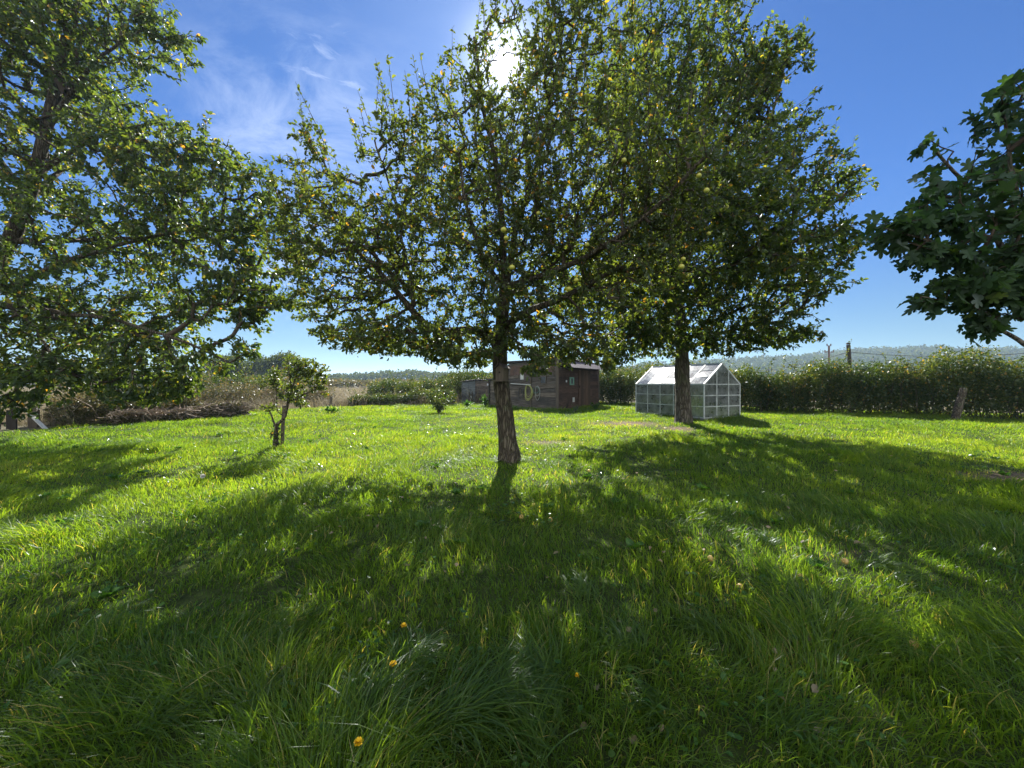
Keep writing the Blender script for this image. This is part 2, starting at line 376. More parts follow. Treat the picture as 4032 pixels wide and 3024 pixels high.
X, Y = np.meshgrid(ax, ay); Z = gz(X, Y)
nx, ny = len(ax), len(ay); i = np.arange(ny-1)[:, None]*nx+np.arange(nx-1)[None]
me = mesh('ground', np.stack([X, Y, Z], -1).reshape(-1, 3), np.stack([i, i+1, i+nx+1, i+nx], -1).reshape(-1, 4), M['ground'],
          {'lawn': inside(X, Y).ravel().astype(float), 'worn': wornf(X, Y).ravel()}, True)
tag(link('ground', me), 'grassy ground of the orchard and the fields beyond', None, None, 'structure')

# ------------------------------------------------------------------ grass
KEEP = []      # (x, y, radius) places without blades
def blades(name, regions, label, mat='grass', field=None):
    Vs, Fs, As = [], [], []; base = 0
    for (d0, d1, rho, h0, h1, w0, seg) in regions:
        A = 1.5*(d1*d1-d0*d0)+3*(d1-d0); n = int(A*rho)
        u = rng.random(n); y = d0+(d1-d0)*np.sqrt(u*(1-(d0/d1)**2)+(d0/d1)**2)*1.0
        y = np.sqrt(d0*d0+u*(d1*d1-d0*d0)); x = (rng.random(n)*2-1)*(1.42*y+1.2)
        ok = inside(x, y) if field is None else field(x, y)
        # tufty distribution
        cl = fbm(x*2.3, y*2.3, 21, 3)
        ok &= rng.random(n) < (.2+1.6*cl)
        wn = wornf(x, y) if field is None else np.zeros(n)
        ok &= rng.random(n) > wn*.93
        for kx, ky, kr in KEEP: ok &= np.hypot(x-kx, y-ky) > kr
        x, y, cl, wn = x[ok], y[ok], cl[ok], wn[ok]; n = len(x)
        big = fbm(x*.55, y*.55, 31, 2); tuft = np.clip((fbm(x*1.1, y*1.1, 41, 2)-.5)*4, 0, 1)
        h = (h0+(h1-h0)*rng.random(n)**1.6)*(.25+1.5*cl)*(.65+.7*big)*(1+.9*tuft)*(1-.6*wn)
        az0 = fbm(x*.7, y*.7, 51, 2)*4*math.pi+1.0
        coh = np.where(tuft > .1, .75, .25)
        az = np.where(rng.random(n) < coh, az0+rng.normal(0, .5, n), rng.random(n)*2*math.pi)
        lean = np.abs(rng.normal(.3, .32, n))+tuft*.75*rng.random(n)+.1
        wd = w0*(.6+.8*rng.random(n))
        dx, dy = np.cos(az), np.sin(az)
        fz = rng.random(n)*math.pi*2; sx, sy = np.cos(fz), np.sin(fz)     # flat-side direction
        z = gz(x, y)-.01
        ts = [0, .4, .75, 1] if seg == 3 else [0, .55, 1]
        P_ = []
        for k, tt in enumerate(ts):
            off = lean*h*tt**2*1.15; up = h*(tt-.38*np.clip(lean, 0, 1.3)*tt**2.4)
            cx, cy_, cz = x+dx*off, y+dy*off, z+up
            wk = wd*(1, .85, .55, 0)[k]/2 if seg == 3 else wd*(1, .7, 0)[k]/2
            if tt < 1:
                P_.append(np.stack([cx-sx*wk, cy_-sy*wk, cz], -1)); P_.append(np.stack([cx+sx*wk, cy_+sy*wk, cz], -1))
            else: P_.append(np.stack([cx, cy_, cz], -1))
        V = np.stack(P_, 1); m_ = V.shape[1]
        idx = (np.arange(n)*m_)[:, None]+base
        T = [(0,1,3),(0,3,2),(2,3,5),(2,5,4),(4,5,6)] if seg == 3 else [(0,1,3),(0,3,2),(2,3,4)]
        Fs.append(np.concatenate([idx+np.array([t_]) for t_ in T], 0).reshape(-1, 3))
        r = np.clip(.42+.5*(fbm(x*.35, y*.35, 61, 2)-.5)+.35*(cl-.5)+.3*(fbm(x*1.6, y*1.6, 81, 2)-.5)+rng.normal(0, .17, n)+wn*.25, 0, .95)
        r = np.where(rng.random(n) < np.where(y > 4, .012, .03)+.03*(fbm(x*.9, y*.9, 71, 2) > .58)+wn*.35, 1, r)
        Vs.append(V.reshape(-1, 3)); As.append(np.repeat(r, m_)); base += n*m_
    me = mesh(name, np.concatenate(Vs), np.concatenate(Fs), M[mat], np.concatenate(As))
    return tag(link(name, me), label, None, None, 'stuff')

# ------------------------------------------------------------------ leaves
T_OV = np.array([(0,0,0),(.3,.25,.06),(.68,.24,.05),(1,0,-.14),(.68,-.24,.05),(.3,-.25,.06),(.5,0,-.03)])
F_OV = np.array([(6,0,5),(6,1,0),(6,2,1),(6,3,2),(6,4,3),(6,5,4)])
T_SM = np.array([(0,0,0),(.45,.27,.06),(1,0,-.08),(.45,-.27,.06)]); F_SM = np.array([(0,2,1),(0,3,2)])
ol = [(0,.0),(-.05,.12),(-.06,.30),(.06,.42),(.22,.40),(.34,.24),(.42,.17),(.46,.30),(.60,.42),(.74,.42),(.80,.32),(.72,.18),(.60,.10),(.74,.15),(.92,.13),(1.02,.06)]
ol = ol+[(1.05, 0)]+[(a, -b) for a, b in ol[::-1]][:-1]
T_FIG = np.array([(a, b*1.05, .05*abs(b)*3-.12*a*a) for a, b in ol]+[(.36, 0, -.02)])
k_ = len(T_FIG)-1; F_FIG = np.array([(k_, (j+1) % k_, j) for j in range(k_)])
def leafmesh(name, pos, d, size, mat, parent, kind='ov', flat=.9, width=1., r=None, loc=None, extra=None):
    T, Fc = {'ov': (T_OV, F_OV), 'sm': (T_SM, F_SM), 'fig': (T_FIG, F_FIG)}[kind]
    n = len(pos); d = nz(d)
    up = np.array([0, 0, 1.])+rng.normal(0, flat, (n, 3))
    s = nz(np.cross(up, d)); nn = np.cross(d, s)
    size = np.broadcast_to(size, (n,))[:, None, None]
    curl = rng.normal(1, .8, (n, 1, 1))
    V = pos[:, None]+size*(T[None, :, 0:1]*d[:, None]+T[None, :, 1:2]*width*s[:, None]+T[None, :, 2:3]*curl*nn[:, None])
    Fi = (np.arange(n)*len(T))[:, None, None]+Fc[None]
    if r is None: r = np.clip(rng.beta(2, 2.2, n)*.88, 0, 1)
    me = mesh(name, V.reshape(-1, 3), Fi.reshape(-1, 3), M[mat], np.repeat(r, len(T)))
    return link(name, me, parent, loc)
def ell(c, r, n):
    v = nz(rng.normal(size=(n, 3)))*(rng.random((n, 1))**(1/2.3)); return np.asarray(c)+v*np.asarray(r)

# ------------------------------------------------------------------ big trees
def grow_tree(name, label, cat, base, limbs, blobs, n_att, leaf, mat, bark='bark', kind='ov', flat=.9, width=1., per=16, run=.55,
              shoots=0, shoot_len=(.5, 1.1), yellow=.04, r_twig=.004, trunk_r=None, droop=.35, group=None, keep=None, sides=20, upb=.15, rootflare=1.65, vs=.55, v0=.25, vmin=.12):
    """limbs: list of (points, r0, r1); first is the trunk. blobs: (centre, radii, weight)"""
    root = thing(name, label, cat, base, 0, group); base = np.asarray(base, float)
    NP, NL = [], []         # node positions, path length
    tm = MB(); tv = []; tf = []; off = 0
    for k, (pts, r0, r1) in enumerate(limbs):
        pl = smooth_path(pts, .07 if k == 0 else .1); m_ = len(pl); tt = np.linspace(0, 1, m_)
        if k: pl = pl+np.cumsum(rng.normal(0, .006, (m_, 3)), 0)*np.minimum(tt*4, 1)[:, None]
        rad = r0+(r1-r0)*tt**.8
        if k == 0: rad = rad*(1+(rootflare-1)*np.exp(-tt*m_*.07/.26))
        V, Fq = tube(pl-base, rad, sides if k == 0 else 12, .24 if k == 0 else .16, 11+k)
        tv.append(V); tf.append(Fq+off); off += len(V)
        if k or True:
            s0 = int(m_*.45) if k == 0 else int(m_*.12)
            st = pl[s0::3]; NP.append(st); NL.append(np.arange(len(st))*.2+ (1.0 if k else .5))
    tr = link('trunk', mesh('trunk', np.concatenate(tv), np.concatenate(tf), M[bark], None, True), root)
    pos = np.concatenate(NP); ln = np.concatenate(NL)
    wts = np.array([b[2]*(np.prod(b[1])**.72+.06) for b in blobs]); wts /= wts.sum()
    att = np.concatenate([ell(b[0], b[1], max(1, int(n_att*w_))) for b, w_ in zip(blobs, wts)])
    if keep is not None: att = att[keep(att)]
    void = vnoise(att[:, 0]/vs+att[:, 1]*.35/vs, att[:, 2]/vs, 3)*.6+vnoise(att[:, 1]/vs*1.3, att[:, 2]/vs*1.2+att[:, 0]*.3/vs, 9)*.4
    att = att[rng.random(len(att)) < np.clip((void-v0)/.2, vmin, 1)]
    dmin = np.array([np.min(np.linalg.norm(pos-a, axis=1)) for a in att]); att = att[np.argsort(dmin)]
    cap = len(pos)+len(att)*14+10
    NPb = np.zeros((cap, 3)); NLb = np.full(cap, 1e9); par = np.full(cap, -1); n = len(pos)
    NPb[:n] = pos; NLb[:n] = ln
    chains = []; tips = []
    for a in att:
        df = a-NPb[:n]; dd = np.linalg.norm(df, axis=1)
        cost = dd+.22*NLb[:n]+.35*np.maximum(0, -df[:, 2])       # prefer to come from below and inside
        j = int(np.argmin(cost)); L = dd[j]
        if L < .08: continue
        m_ = max(2, min(12, int(L/.16))); t_ = np.linspace(0, 1, m_+1)[1:, None]
        bend = np.array([0, 0, -1.])*upb*L; perp = rng.normal(0, .06*L, 3)
        pts = NPb[j]+(a-NPb[j])*t_+(bend+perp)*(t_*(1-t_))*1.3+rng.normal(0, .012, (m_, 3))
        pts[-1] = a
        idx = np.arange(n, n+m_); NPb[idx] = pts; NLb[idx] = NLb[j]+L*t_[:, 0]
        par[idx] = np.concatenate([[j], idx[:-1]]); n += m_
        chains.append(np.concatenate([[j], idx])); tips.append(idx[-1])
    cnt = np.zeros(n)
    cnt[tips] = 1
    for k in range(n-1, len(pos)-1, -1):
        cnt[par[k]] += cnt[k]
    rad = r_twig*np.maximum(cnt, 1)**.46
    bv, bf = [], []; off = 0; LP, LD = [], []; SH = []
    for ch in chains:
        p = NPb[ch]; r_ = rad[ch].copy(); r_[0] = min(r_[0], r_[1]*1.25); r_ = np.minimum(r_, r_[1]*1.1)
        V, Fq = tube(p-base, r_, 4 if r_[1] < .012 else 6); bv.append(V); bf.append(Fq+off); off += len(V)
        L = np.linalg.norm(p[-1]-p[0]); a0 = max(0, 1-run/max(L, 1e-3)); ax_ = nz(p[-1]-p[-2])
        k = rng.poisson(per); t_ = a0+(1-a0)*rng.random(k)**.8*1.02
        q = np.stack([np.interp(t_, np.linspace(0, 1, len(p)), p[:, c]) for c in range(3)], -1)
        LP.append(q+rng.normal(0, leaf*.35, (k, 3))); LD.append(ax_[None]*.7+rng.normal(0, .75, (k, 3))+np.array([0, 0, -droop]))
    top = NPb[tips]
    if shoots:
        c0 = np.average(top, axis=0); sc_ = (top[:, 2]-c0[2])+.35*np.abs(top[:, 0]-c0[0])-.25*(top[:, 1]-c0[1])
        cand = np.argsort(-sc_)[:int(len(top)*.6)]
        for j in rng.choice(cand, min(shoots, len(cand)), replace=False):
            p0 = top[j]; L = rng.uniform(*shoot_len); dr = nz(np.array([(p0[0]-c0[0])*.09, (p0[1]-c0[1])*.06, 1])+rng.normal(0, .12, 3))
            t_ = np.linspace(0, 1, 7)[:, None]; p = p0+dr*L*t_+rng.normal(0, .02*L, 3)*t_**2
            if keep is not None and not keep(p[-1:])[0]: continue
            V, Fq = tube(p-base, np.linspace(.006, .0025, 7), 4); bv.append(V); bf.append(Fq+off); off += len(V)
            k = int(L*20*(.10/leaf)); tt = rng.random(k); q = p0+dr*L*tt[:, None]; az = np.arange(k)*2.4+rng.random()*6
            LP.append(q+rng.normal(0, .01, (k, 3))); LD.append(dr*.75+np.stack([np.cos(az), np.sin(az), -.1+0*az], -1))
    br = link('branches', mesh('branches', np.concatenate(bv), np.concatenate(bf), M['twig'], None, True), root)
    LP = np.concatenate(LP); LD = np.concatenate(LD); n = len(LP)
    if keep is not None: k = keep(LP); LP, LD = LP[k], LD[k]; n = len(LP)
    r = np.clip(rng.beta(2, 2.2, n)*.85+.35*(fbm(LP[:, 0]*1.3+LP[:, 1], LP[:, 2]*1.3, 8)-.5), 0, .88); r = np.where(rng.random(n) < yellow, rng.uniform(.9, 1, n), r)
    leafmesh('crown', LP-base, LD, leaf*rng.uniform(.6, 1.2, n), mat, root, kind, flat, width, r)
    print(name, 'leaves', n, 'chains', len(chains))
    return root, top

def clear_of_sun(a):         # a thin place in the crown where the sun shows through
    rel = np.asarray(a)-np.array([0, 0, ZC]); u = nz(rel); dist = np.linalg.norm(u-sundir, axis=1)
    return rng.random(len(u)) < np.clip((dist-.008)/.035, .22, 1)
def clear_right(a):
    return np.ones(len(a), bool)

# centre apple tree
cb = G(2005, 1815)
D = cb[1]
trunk = [cb+(0, 0, -.1), P(2003, 1790, D), P(1992, 1650, D), P(1972, 1500, D), P(1968, 1380, D), P(1976, 1260, D), P(1990, 1120, D)]
limbs = [(trunk, .162, .10),
 ([P(1968, 1400, D), P(1935, 1330, D-.05), P(1870, 1297, D-.15), P(1760, 1295, D-.3), P(1690, 1270, D-.4), P(1630, 1205, D-.5), P(1560, 1120, D-.6), P(1480, 1020, D-.6)], .085, .035),
 ([P(1968, 1420, D), P(1920, 1395, D+.1), P(1840, 1392, D+.3), P(1760, 1370, D+.5), P(1600, 1345, D+.7), P(1450, 1340, D+.8)], .06, .02),
 ([P(1980, 1300, D), P(2060, 1240, D-.2), P(2200, 1190, D-.5), P(2330, 1120, D-.8), P(2450, 1050, D-1.0)], .075, .03),
 ([P(1990, 1130, D), P(2150, 1080, D-.7), P(2350, 990, D-1.2), P(2560, 840, D-1.6), P(2760, 640, D-1.9)], .06, .022),
 ([P(1990, 1130, D), P(1975, 900, D-.2), P(1950, 650, D-.3), P(1900, 400, D-.4), P(1870, 150, D-.4)], .075, .018),
 ([P(1990, 1130, D), P(2040, 900, D+.2), P(2130, 650, D+.2), P(2200, 350, D+.2), P(2260, 60, D)], .07, .018),
 ([P(1630, 1205, D-.5), P(1600, 1000, D-.4), P(1560, 800, D-.4), P(1480, 560, D-.4)], .035, .012),
 ([P(1990, 1150, D), P(1900, 1000, D-1), P(1830, 800, D-1.3), P(1800, 600, D-1.4)], .05, .015),
 ([P(1985, 1180, D), P(2100, 1080, D+1), P(2250, 950, D+1.7), P(2350, 800, D+2)], .05, .015)]
def B(px, py, d, r, w_=1.): return (P(px, py, d), r, w_)
blobs = [B(1900, 1000, D, (2.3, 2.3, 1.35)), B(1950, 650, D, (1.6, 1.9, 1.7)), B(1480, 1000, D-.2, (1.5, 1.6, 1.15)), B(1330, 1180, D, (1.0, 1.2, .55), 1.1),
         B(1600, 1330, D, (1.5, 1.6, .3), 2.2), B(1820, 1400, D-.2, (.8, 1.2, .2), 1.8), B(1400, 1330, D+.1, (.6, .9, .28), 1.4), B(2250, 1380, D-.2, (.8, 1.0, .25), 1.8), B(1300, 880, D, (.75, 1., .9), .8), B(1160, 800, D, (.4, .6, .8), 1.0), B(1120, 1000, D, (.35, .6, .5), 1.), B(1220, 560, D-.2, (.3, .5, .5), .6), B(2560, 900, D-.9, (1.1, 1.1, .9), 1),
         B(2300, 1100, D-.5, (1.5, 1.8, 1.0)), B(2350, 750, D-.7, (1.5, 1.7, 1.4)), B(2620, 700, D-1.6, (.8, .8, .9), .8),
         B(1650, 650, D, (1.0, 1.3, 1.1), .75), B(2050, 300, D, (.9, 1.2, 1.2), .6), B(2320, 250, D-.3, (1.1, 1.2, 1.4), 1.2), B(2150, 1330, D-.2, (1.2, 1.3, .35), 1.2),
         B(2150, -150, D, (1.3, 1.2, 1.0), .6), B(1950, 1240, D-.3, (1.4, 1.4, .5), 1.1), B(2110, 1430, D-1.2, (.3, .3, .2), 1.6), B(2390, 1440, D-.9, (.1, .15, .12), 2.5)]
KEEP.append((cb[0], cb[1], .17))
ctree, ctips = grow_tree('apple_tree', 'apple tree in the middle, nest box on its leaning trunk, sun behind its crown', 'tree', cb, limbs, blobs, 6800, .07,
    'apple_leaf', per=15, run=.5, shoots=420, shoot_len=(.35, 1.0), yellow=.03, keep=clear_of_sun, r_twig=.0038, v0=.14, vmin=.4)
def applemesh(r, mat):
    V, Fc = [], []; n, m_ = 12, 9
    for i in range(m_):
        ph = math.pi*i/(m_-1); rr = math.sin(ph)*r*(1+.06*math.cos(ph)); z = math.cos(ph)*r*.9-(.22*r if i == 0 else .05*r if i == 1 else 0)+(.12*r if i == m_-1 else 0)
        for j in range(n): a = j/n*2*math.pi; V.append((rr*math.cos(a), rr*math.sin(a), z))
    for i in range(m_-1):
        for j in range(n): Fc.append((i*n+j, (i+1)*n+j, (i+1)*n+(j+1) % n, i*n+(j+1) % n))
    V, St = np.array(V), tube([(0, 0, r*.6), (.002, 0, r*1.0), (.006, .003, r*1.35)], .0018, 5)
    return mesh('apple', np.concatenate([V, St[0]]), [np.array(Fc), St[1]+len(V)], mat, None, True)
am = applemesh(.031, M['apple_skin']); am2 = applemesh(.036, M['apple_skin'])
for k, (px, py, d) in enumerate([(1983, 905, 4.6), (1903, 855, 5.1), (1993, 937, 4.8), (2016, 1053, 4.8), (2311, 963, 5.0), (2269, 1103, 4.9), (2240, 1138, 5.2), (1893, 907, 5.6), (1692, 808, 5.6),
        (2085, 543, 5.0), (2055, 468, 5.2), (2457, 632, 4.5), (2391, 656, 5.1), (2752, 692, 4.6), (2782, 750, 4.2), (2596, 640, 5.2), (2860, 815, 5.2), (2690, 1020, 5.0), (2683, 1050, 4.7), (2790, 920, 5.2),
        (2705, 1085, 5.4), (2655, 790, 5.4), (1770, 1170, 5.6), (1560, 1010, 5.8), (2400, 870, 4.9), (2120, 840, 5.4)]):
    link('apple', am if k % 3 else am2, ctree, P(px, py, d)-cb)

# nest box on the trunk
nb = thing('nest_box', 'weathered wooden nest box with pitched lid fixed to the middle apple tree trunk', 'nest box', P(1976, 1497, D-.19), R(-28))
a = MB().box((-.075, -.08, 0), (.075, .08, .20)); a.add([(-.075, -.08, .2), (.075, -.08, .2), (0, -.08, .262), (-.075, .08, .2), (.075, .08, .2), (0, .08, .262)], [(0, 1, 2), (5, 4, 3), (0, 2, 5, 3), (1, 4, 5, 2)])
a.build('body', M['post'], nb)
MB().bar((-.006, 0, .272), (-.105, 0, .195), .22, .014, (0, 0, 1)).bar((.006, 0, .272), (.105, 0, .195), .22, .014, (0, 0, 1)).build('lid', M['board'].copy() if False else M['roof_sheet'], nb)
MB().tube([(0, -.084, .13), (0, -.079, .13)], .018, 12).build('entrance_hole', M['post_dark'], nb)
MB().box((-.10, -.15, -.02), (.10, .09, -.002)).build('base_board', M['post'], nb)

# right-hand tree, further off, behind it the greenhouse
rb = G(2692, 1668); D2 = rb[1]
limbs = [([rb+(0, 0, -.1), P(2692, 1640, D2), P(2687, 1500, D2), P(2682, 1350, D2), P(2672, 1150, D2), P(2668, 950, D2), P(2690, 700, D2), P(2730, 420, D2)], .235, .07),
 ([P(2683, 1390, D2), P(2800, 1330, D2-.3), P(2950, 1290, D2-.8), P(3080, 1270, D2-1.4)], .08, .02),
 ([P(2680, 1330, D2), P(2600, 1290, D2-.6), P(2480, 1330, D2-1.2), P(2380, 1380, D2-1.5)], .08, .02),
 ([P(2672, 1150, D2), P(2800, 1050, D2-.6), P(2980, 960, D2-1.2), P(3180, 850, D2-1.6), P(3320, 780, D2-1.8)], .09, .02),
 ([P(2668, 1000, D2), P(2850, 800, D2-.6), P(3000, 560, D2-1), P(3090, 280, D2-1.2)], .09, .02),
 ([P(2672, 1050, D2), P(2560, 850, D2+.4), P(2480, 600, D2+.6), P(2420, 300, D2+.6)], .08, .02),
 ([P(2672, 1100, D2), P(2760, 900, D2+1.5), P(2850, 650, D2+2.2)], .08, .02),
 ([P(2672, 1150, D2), P(2620, 1050, D2-1.5), P(2680, 850, D2-2.5), P(2760, 550, D2-3)], .08, .02)]
d = D2-.8
blobs = [B(2750, 1150, d, (3.0, 2.9, 1.5)), B(2850, 750, d, (2.7, 2.9, 2.3)), B(2680, 350, d, (2.3, 2.6, 1.9)), B(2960, 460, d, (1.5, 2.0, 1.7)), B(3020, 260, d-.4, (1.0, 1.3, .95), .9), B(2800, 900, d-2.6, (2.0, 1.2, 1.7)), B(2450, 500, d-.5, (1.6, 1.6, 2.0)), (np.array([5.6, 8.2, 4.4]), (1.7, 1.4, .9), 1.2), (np.array([4.2, 8.4, 5.6]), (1.8, 1.4, 1.2), 1.1), (np.array([2.1, 11.0, 4.4]), (1.7, 1.8, 1.1), 1.2), (np.array([3.2, 9.6, 3.9]), (1.3, 1.3, .9), 1.1),
         B(3180, 720, d-.6, (1.2, 1.4, .8)), B(3330, 740, d-.8, (.7, .8, .35), .9), B(3120, 1020, d-.4, (1.5, 1.6, .9)), B(3200, 1130, d-.6, (.8, 1.2, .6)), B(2980, 1300, d-.3, (1.5, 1.6, .6), 1.1),
         B(3130, 1330, d-.6, (.5, .8, .25), .8), B(2500, 1290, d-.6, (1.3, 1.7, .7), .9), B(2420, 1400, d-.9, (.7, .9, .3), .9), B(2560, 130, d, (1.6, 1.8, 1.2), .8), B(2850, 230, d, (1.3, 1.6, .95), .8), B(2720, 1330, d, (2.2, 2.0, .6), 1)]
KEEP.append((rb[0], rb[1], .28))
rtree, _t = grow_tree('walnut_tree', 'big broad tree with pale bark standing in front of the greenhouse', 'tree', rb, limbs, blobs, 6900, .115, 'walnut_leaf', 'bark_pale', vs=.85, v0=.22, vmin=.16,
    per=16, run=.8, shoots=60, shoot_len=(.25, .6), yellow=.05, r_twig=.006, droop=.5, sides=28, rootflare=1.3, width=.95, keep=clear_of_sun)

# left tree, reaching down low
D3 = 9.6; lb = np.array([-14.9, 10.2, float(gz(-14.9, 10.2))])
limbs = [([lb, P(-210, 1350, D3+.3), P(-90, 1180, D3+.1), P(20, 980, D3), P(110, 780, D3), P(190, 480, D3), P(260, 150, D3)], .24, .09),
 ([P(20, 1150, D3), P(150, 1080, D3-.2), P(350, 1000, D3-.3), P(620, 930, D3-.3), P(850, 880, D3-.3)], .09, .02),
 ([P(60, 950, D3), P(300, 940, D3+.5), P(550, 930, D3+.6), P(760, 940, D3+.6)], .08, .02),
 ([P(190, 500, D3), P(300, 350, D3-.2), P(420, 200, D3-.4), P(560, 110, D3-.5)], .07, .02),
 ([P(130, 700, D3), P(350, 560, D3), P(560, 500, D3), P(680, 500, D3)], .06, .01),
 ([P(20, 1200, D3), P(200, 1230, D3-.6), P(420, 1260, D3-1), P(700, 1350, D3-1), P(900, 1440, D3-1)], .08, .02),
 ([P(20, 1200, D3), P(120, 1280, D3-.5), P(200, 1400, D3-.8), P(280, 1500, D3-.9)], .05, .015),
 ([P(110, 780, D3), P(-100, 500, D3+.5), P(-250, 200, D3+.8)], .09, .02),
 ([P(110, 780, D3), P(300, 600, D3+2), P(420, 350, D3+3)], .08, .02)]
blobs = [B(250, 1180, D3, (3.2, 2.6, 1.5)), B(300, 800, D3, (3.0, 2.6, 1.8)), B(150, 400, D3, (2.6, 2.4, 2.2)), B(350, 120, D3-.2, (2.2, 1.8, 1.7), .8), B(640, 130, D3-.4, (.9, .9, .7), .7),
         B(600, 620, D3, (1.7, 1.6, 1.1)), B(800, 620, D3-.1, (.9, 1.2, .8), .8), B(800, 900, D3-.1, (1.6, 1.5, 1.2)), B(980, 900, D3-.1, (.9, 1.0, .9), .8), B(820, 1170, D3-.2, (1.3, 1.4, .8), .9),
         B(520, 1350, D3-.6, (1.4, 1.4, .7)), B(760, 1440, D3-.8, (.75, .9, .4), .9), B(930, 1370, D3-.8, (.5, .7, .3), .7), B(120, 1480, D3-.7, (1.1, 1.3, .6), .9), B(250, 1570, D3-.8, (.6, .6, .3), 1.4), B(60, 1600, D3-.7, (.5, .7, .3), .9),
         B(540, 1560, D3-.9, (.7, .6, .22), 1.4), B(700, 1530, D3-.9, (.5, .5, .25), 1.2), B(0, 100, D3, (2.5, 2.4, 1.8)), B(100, -250, D3, (3, 2.4, 1.6), .5), B(960, 720, D3-.1, (.8, .8, .7), 1.1), B(1090, 900, D3-.1, (.5, .7, .8), 1.1), B(1060, 1120, D3-.1, (.5, .7, .5), 1.1), B(1010, 1250, D3-.2, (.45, .6, .4), 1.2), B(1150, 1030, D3-.3, (.5, .6, .6), 1.3), B(1120, 1180, D3-.3, (.45, .6, .3), 1.2), B(980, 1080, D3-.2, (.7, .8, .7), .9), B(330, 1470, D3-.7, (1.7, 1.3, .5), 1.4), B(650, 1500, D3-.9, (.7, .7, .35), 1)]
ltree, _t = grow_tree('walnut_tree', 'large overhanging tree at the left edge with boughs hanging low over the picket fence', 'tree', lb, limbs, blobs, 6300, .12, 'walnut_leaf', 'bark', vs=.85,
    per=16, run=.8, shoots=60, shoot_len=(.3, .7), yellow=.045, r_twig=.006, droop=.8, width=.95)

# fig tree reaching in from the right
fb = np.array([7.4, 4.9, float(gz(7.4, 4.9))]); D4 = 4.7
limbs = [([fb, (7.35, 4.9, .8), (7.2, 4.8, 1.6), (7.0, 4.75, 2.3)], .12, .08),
 ([(7.2, 4.8, 1.5), P(4170, 1430, D4), P(4030, 1335, D4), P(3920, 1260, D4), P(3840, 1180, D4), P(3800, 1120, D4), P(3790, 1040, D4)], .04, .012),
 ([(7.1, 4.8, 1.9), P(4040, 1180, D4), P(3960, 1020, D4), P(3850, 800, D4), P(3700, 620, D4)], .05, .015),
 ([P(3960, 1020, D4), P(3780, 990, D4-.1), P(3620, 930, D4-.1), P(3480, 890, D4-.1)], .025, .008),
 ([(7.0, 4.75, 2.3), P(4050, 800, D4+.1), P(3980, 560, D4+.1), P(3960, 440, D4+.1)], .05, .014),
 ([(7.0, 4.75, 2.3), P(4150, 900, D4+.8), P(4250, 560, D4+1), P(4300, 380, D4+1)], .05, .014),
 ([P(3920, 1260, D4), P(3800, 1190, D4-.1), P(3700, 1185, D4-.1), P(3630, 1175, D4-.1)], .014, .006)]
blobs = [B(3900, 800, D4, (.75, .9, 1.0)), B(3990, 530, D4, (.5, .8, .6)), B(4100, 700, D4, (.9, 1., 1.4)), B(3720, 620, D4, (.3, .4, .3), .9), B(3700, 850, D4, (.45, .5, .28)), B(3520, 905, D4, (.36, .3, .14), 2.2),
         B(3680, 1010, D4, (.4, .4, .14), 1.6), B(3900, 1180, D4, (.4, .4, .2), 1.5), B(3990, 1120, D4, (.4, .6, .4), 1.2), B(3900, 1090, D4, (.5, .5, .25)), B(3620, 1190, D4, (.16, .2, .1), 1.2), B(4010, 1240, D4, (.25, .3, .18), 1.8), B(3800, 1120, D4-.1, (.35, .4, .14), 1.6), B(3900, 1290, D4, (.2, .2, .1), 1.6), B(3960, 380, D4, (.3, .4, .25), 1.3), B(3780, 740, D4, (.4, .5, .3), 1.5), B(4250, 420, D4+.3, (.8, 1, .9)), B(4250, 1000, D4+.3, (.7, .9, .6))]
ftree, _t = grow_tree('fig_tree', 'fig tree with large dark lobed leaves reaching in from the right edge', 'tree', fb, limbs, blobs, 1100, .14, 'fig_leaf', 'bark_pale',
    kind='fig', per=6, run=.4, shoots=0, yellow=.02, r_twig=.0055, droop=.7, flat=.7, width=.95)

# little stake-trained tree on the left
yb = G(1088, 1768); D5 = yb[1]
limbs = [([yb+(0, 0, -.05), P(1086, 1740, D5), P(1088, 1680, D5), P(1095, 1668, D5-.02), P(1122, 1640, D5-.02), P(1133, 1590, D5), P(1150, 1530, D5), P(1170, 1470, D5), P(1180, 1420, D5)], .036, .014),
 ([P(1090, 1680, D5), P(1076, 1662, D5), P(1068, 1635, D5), P(1052, 1612, D5), P(1030, 1605, D5), P(1003, 1597, D5)], .022, .007),
 ([P(1133, 1590, D5), P(1170, 1560, D5+.1), P(1230, 1540, D5+.1), P(1275, 1515, D5+.1)], .018, .006),
 ([P(1122, 1640, D5), P(1095, 1620, D5+.1), P(1092, 1560, D5+.1), P(1090, 1500, D5+.1)], .012, .005),
 ([P(1150, 1540, D5), P(1138, 1470, D5-.1), P(1130, 1410, D5-.1)], .018, .006)]
blobs = [B(1165, 1430, D5, (.34, .35, .17)), B(1210, 1480, D5, (.38, .35, .2)), B(1085, 1490, D5, (.08, .15, .28), .9), B(1250, 1520, D5, (.16, .2, .1), .9), B(1290, 1555, D5, (.12, .1, .04), 1.),
         B(1190, 1590, D5, (.17, .2, .06), .9), B(1055, 1605, D5, (.18, .1, .06), .8), B(1150, 1540, D5, (.3, .3, .18), .7), B(1085, 1720, D5, (.09, .12, .2), .5), B(1240, 1450, D5, (.22, .25, .15))]
KEEP.append((yb[0], yb[1], .06))
grow_tree('apple_tree', 'small young fruit tree with twisted forked trunk tied beside a short stake', 'tree', yb, limbs, blobs, 700, .07, 'apple_leaf', per=9, run=.2, shoots=0, yellow=.02, r_twig=.0028, droop=.2, sides=14)
sp = G(1110, 1762)
s = thing('stake', 'round wooden stake beside the small young fruit tree', 'stake', sp)
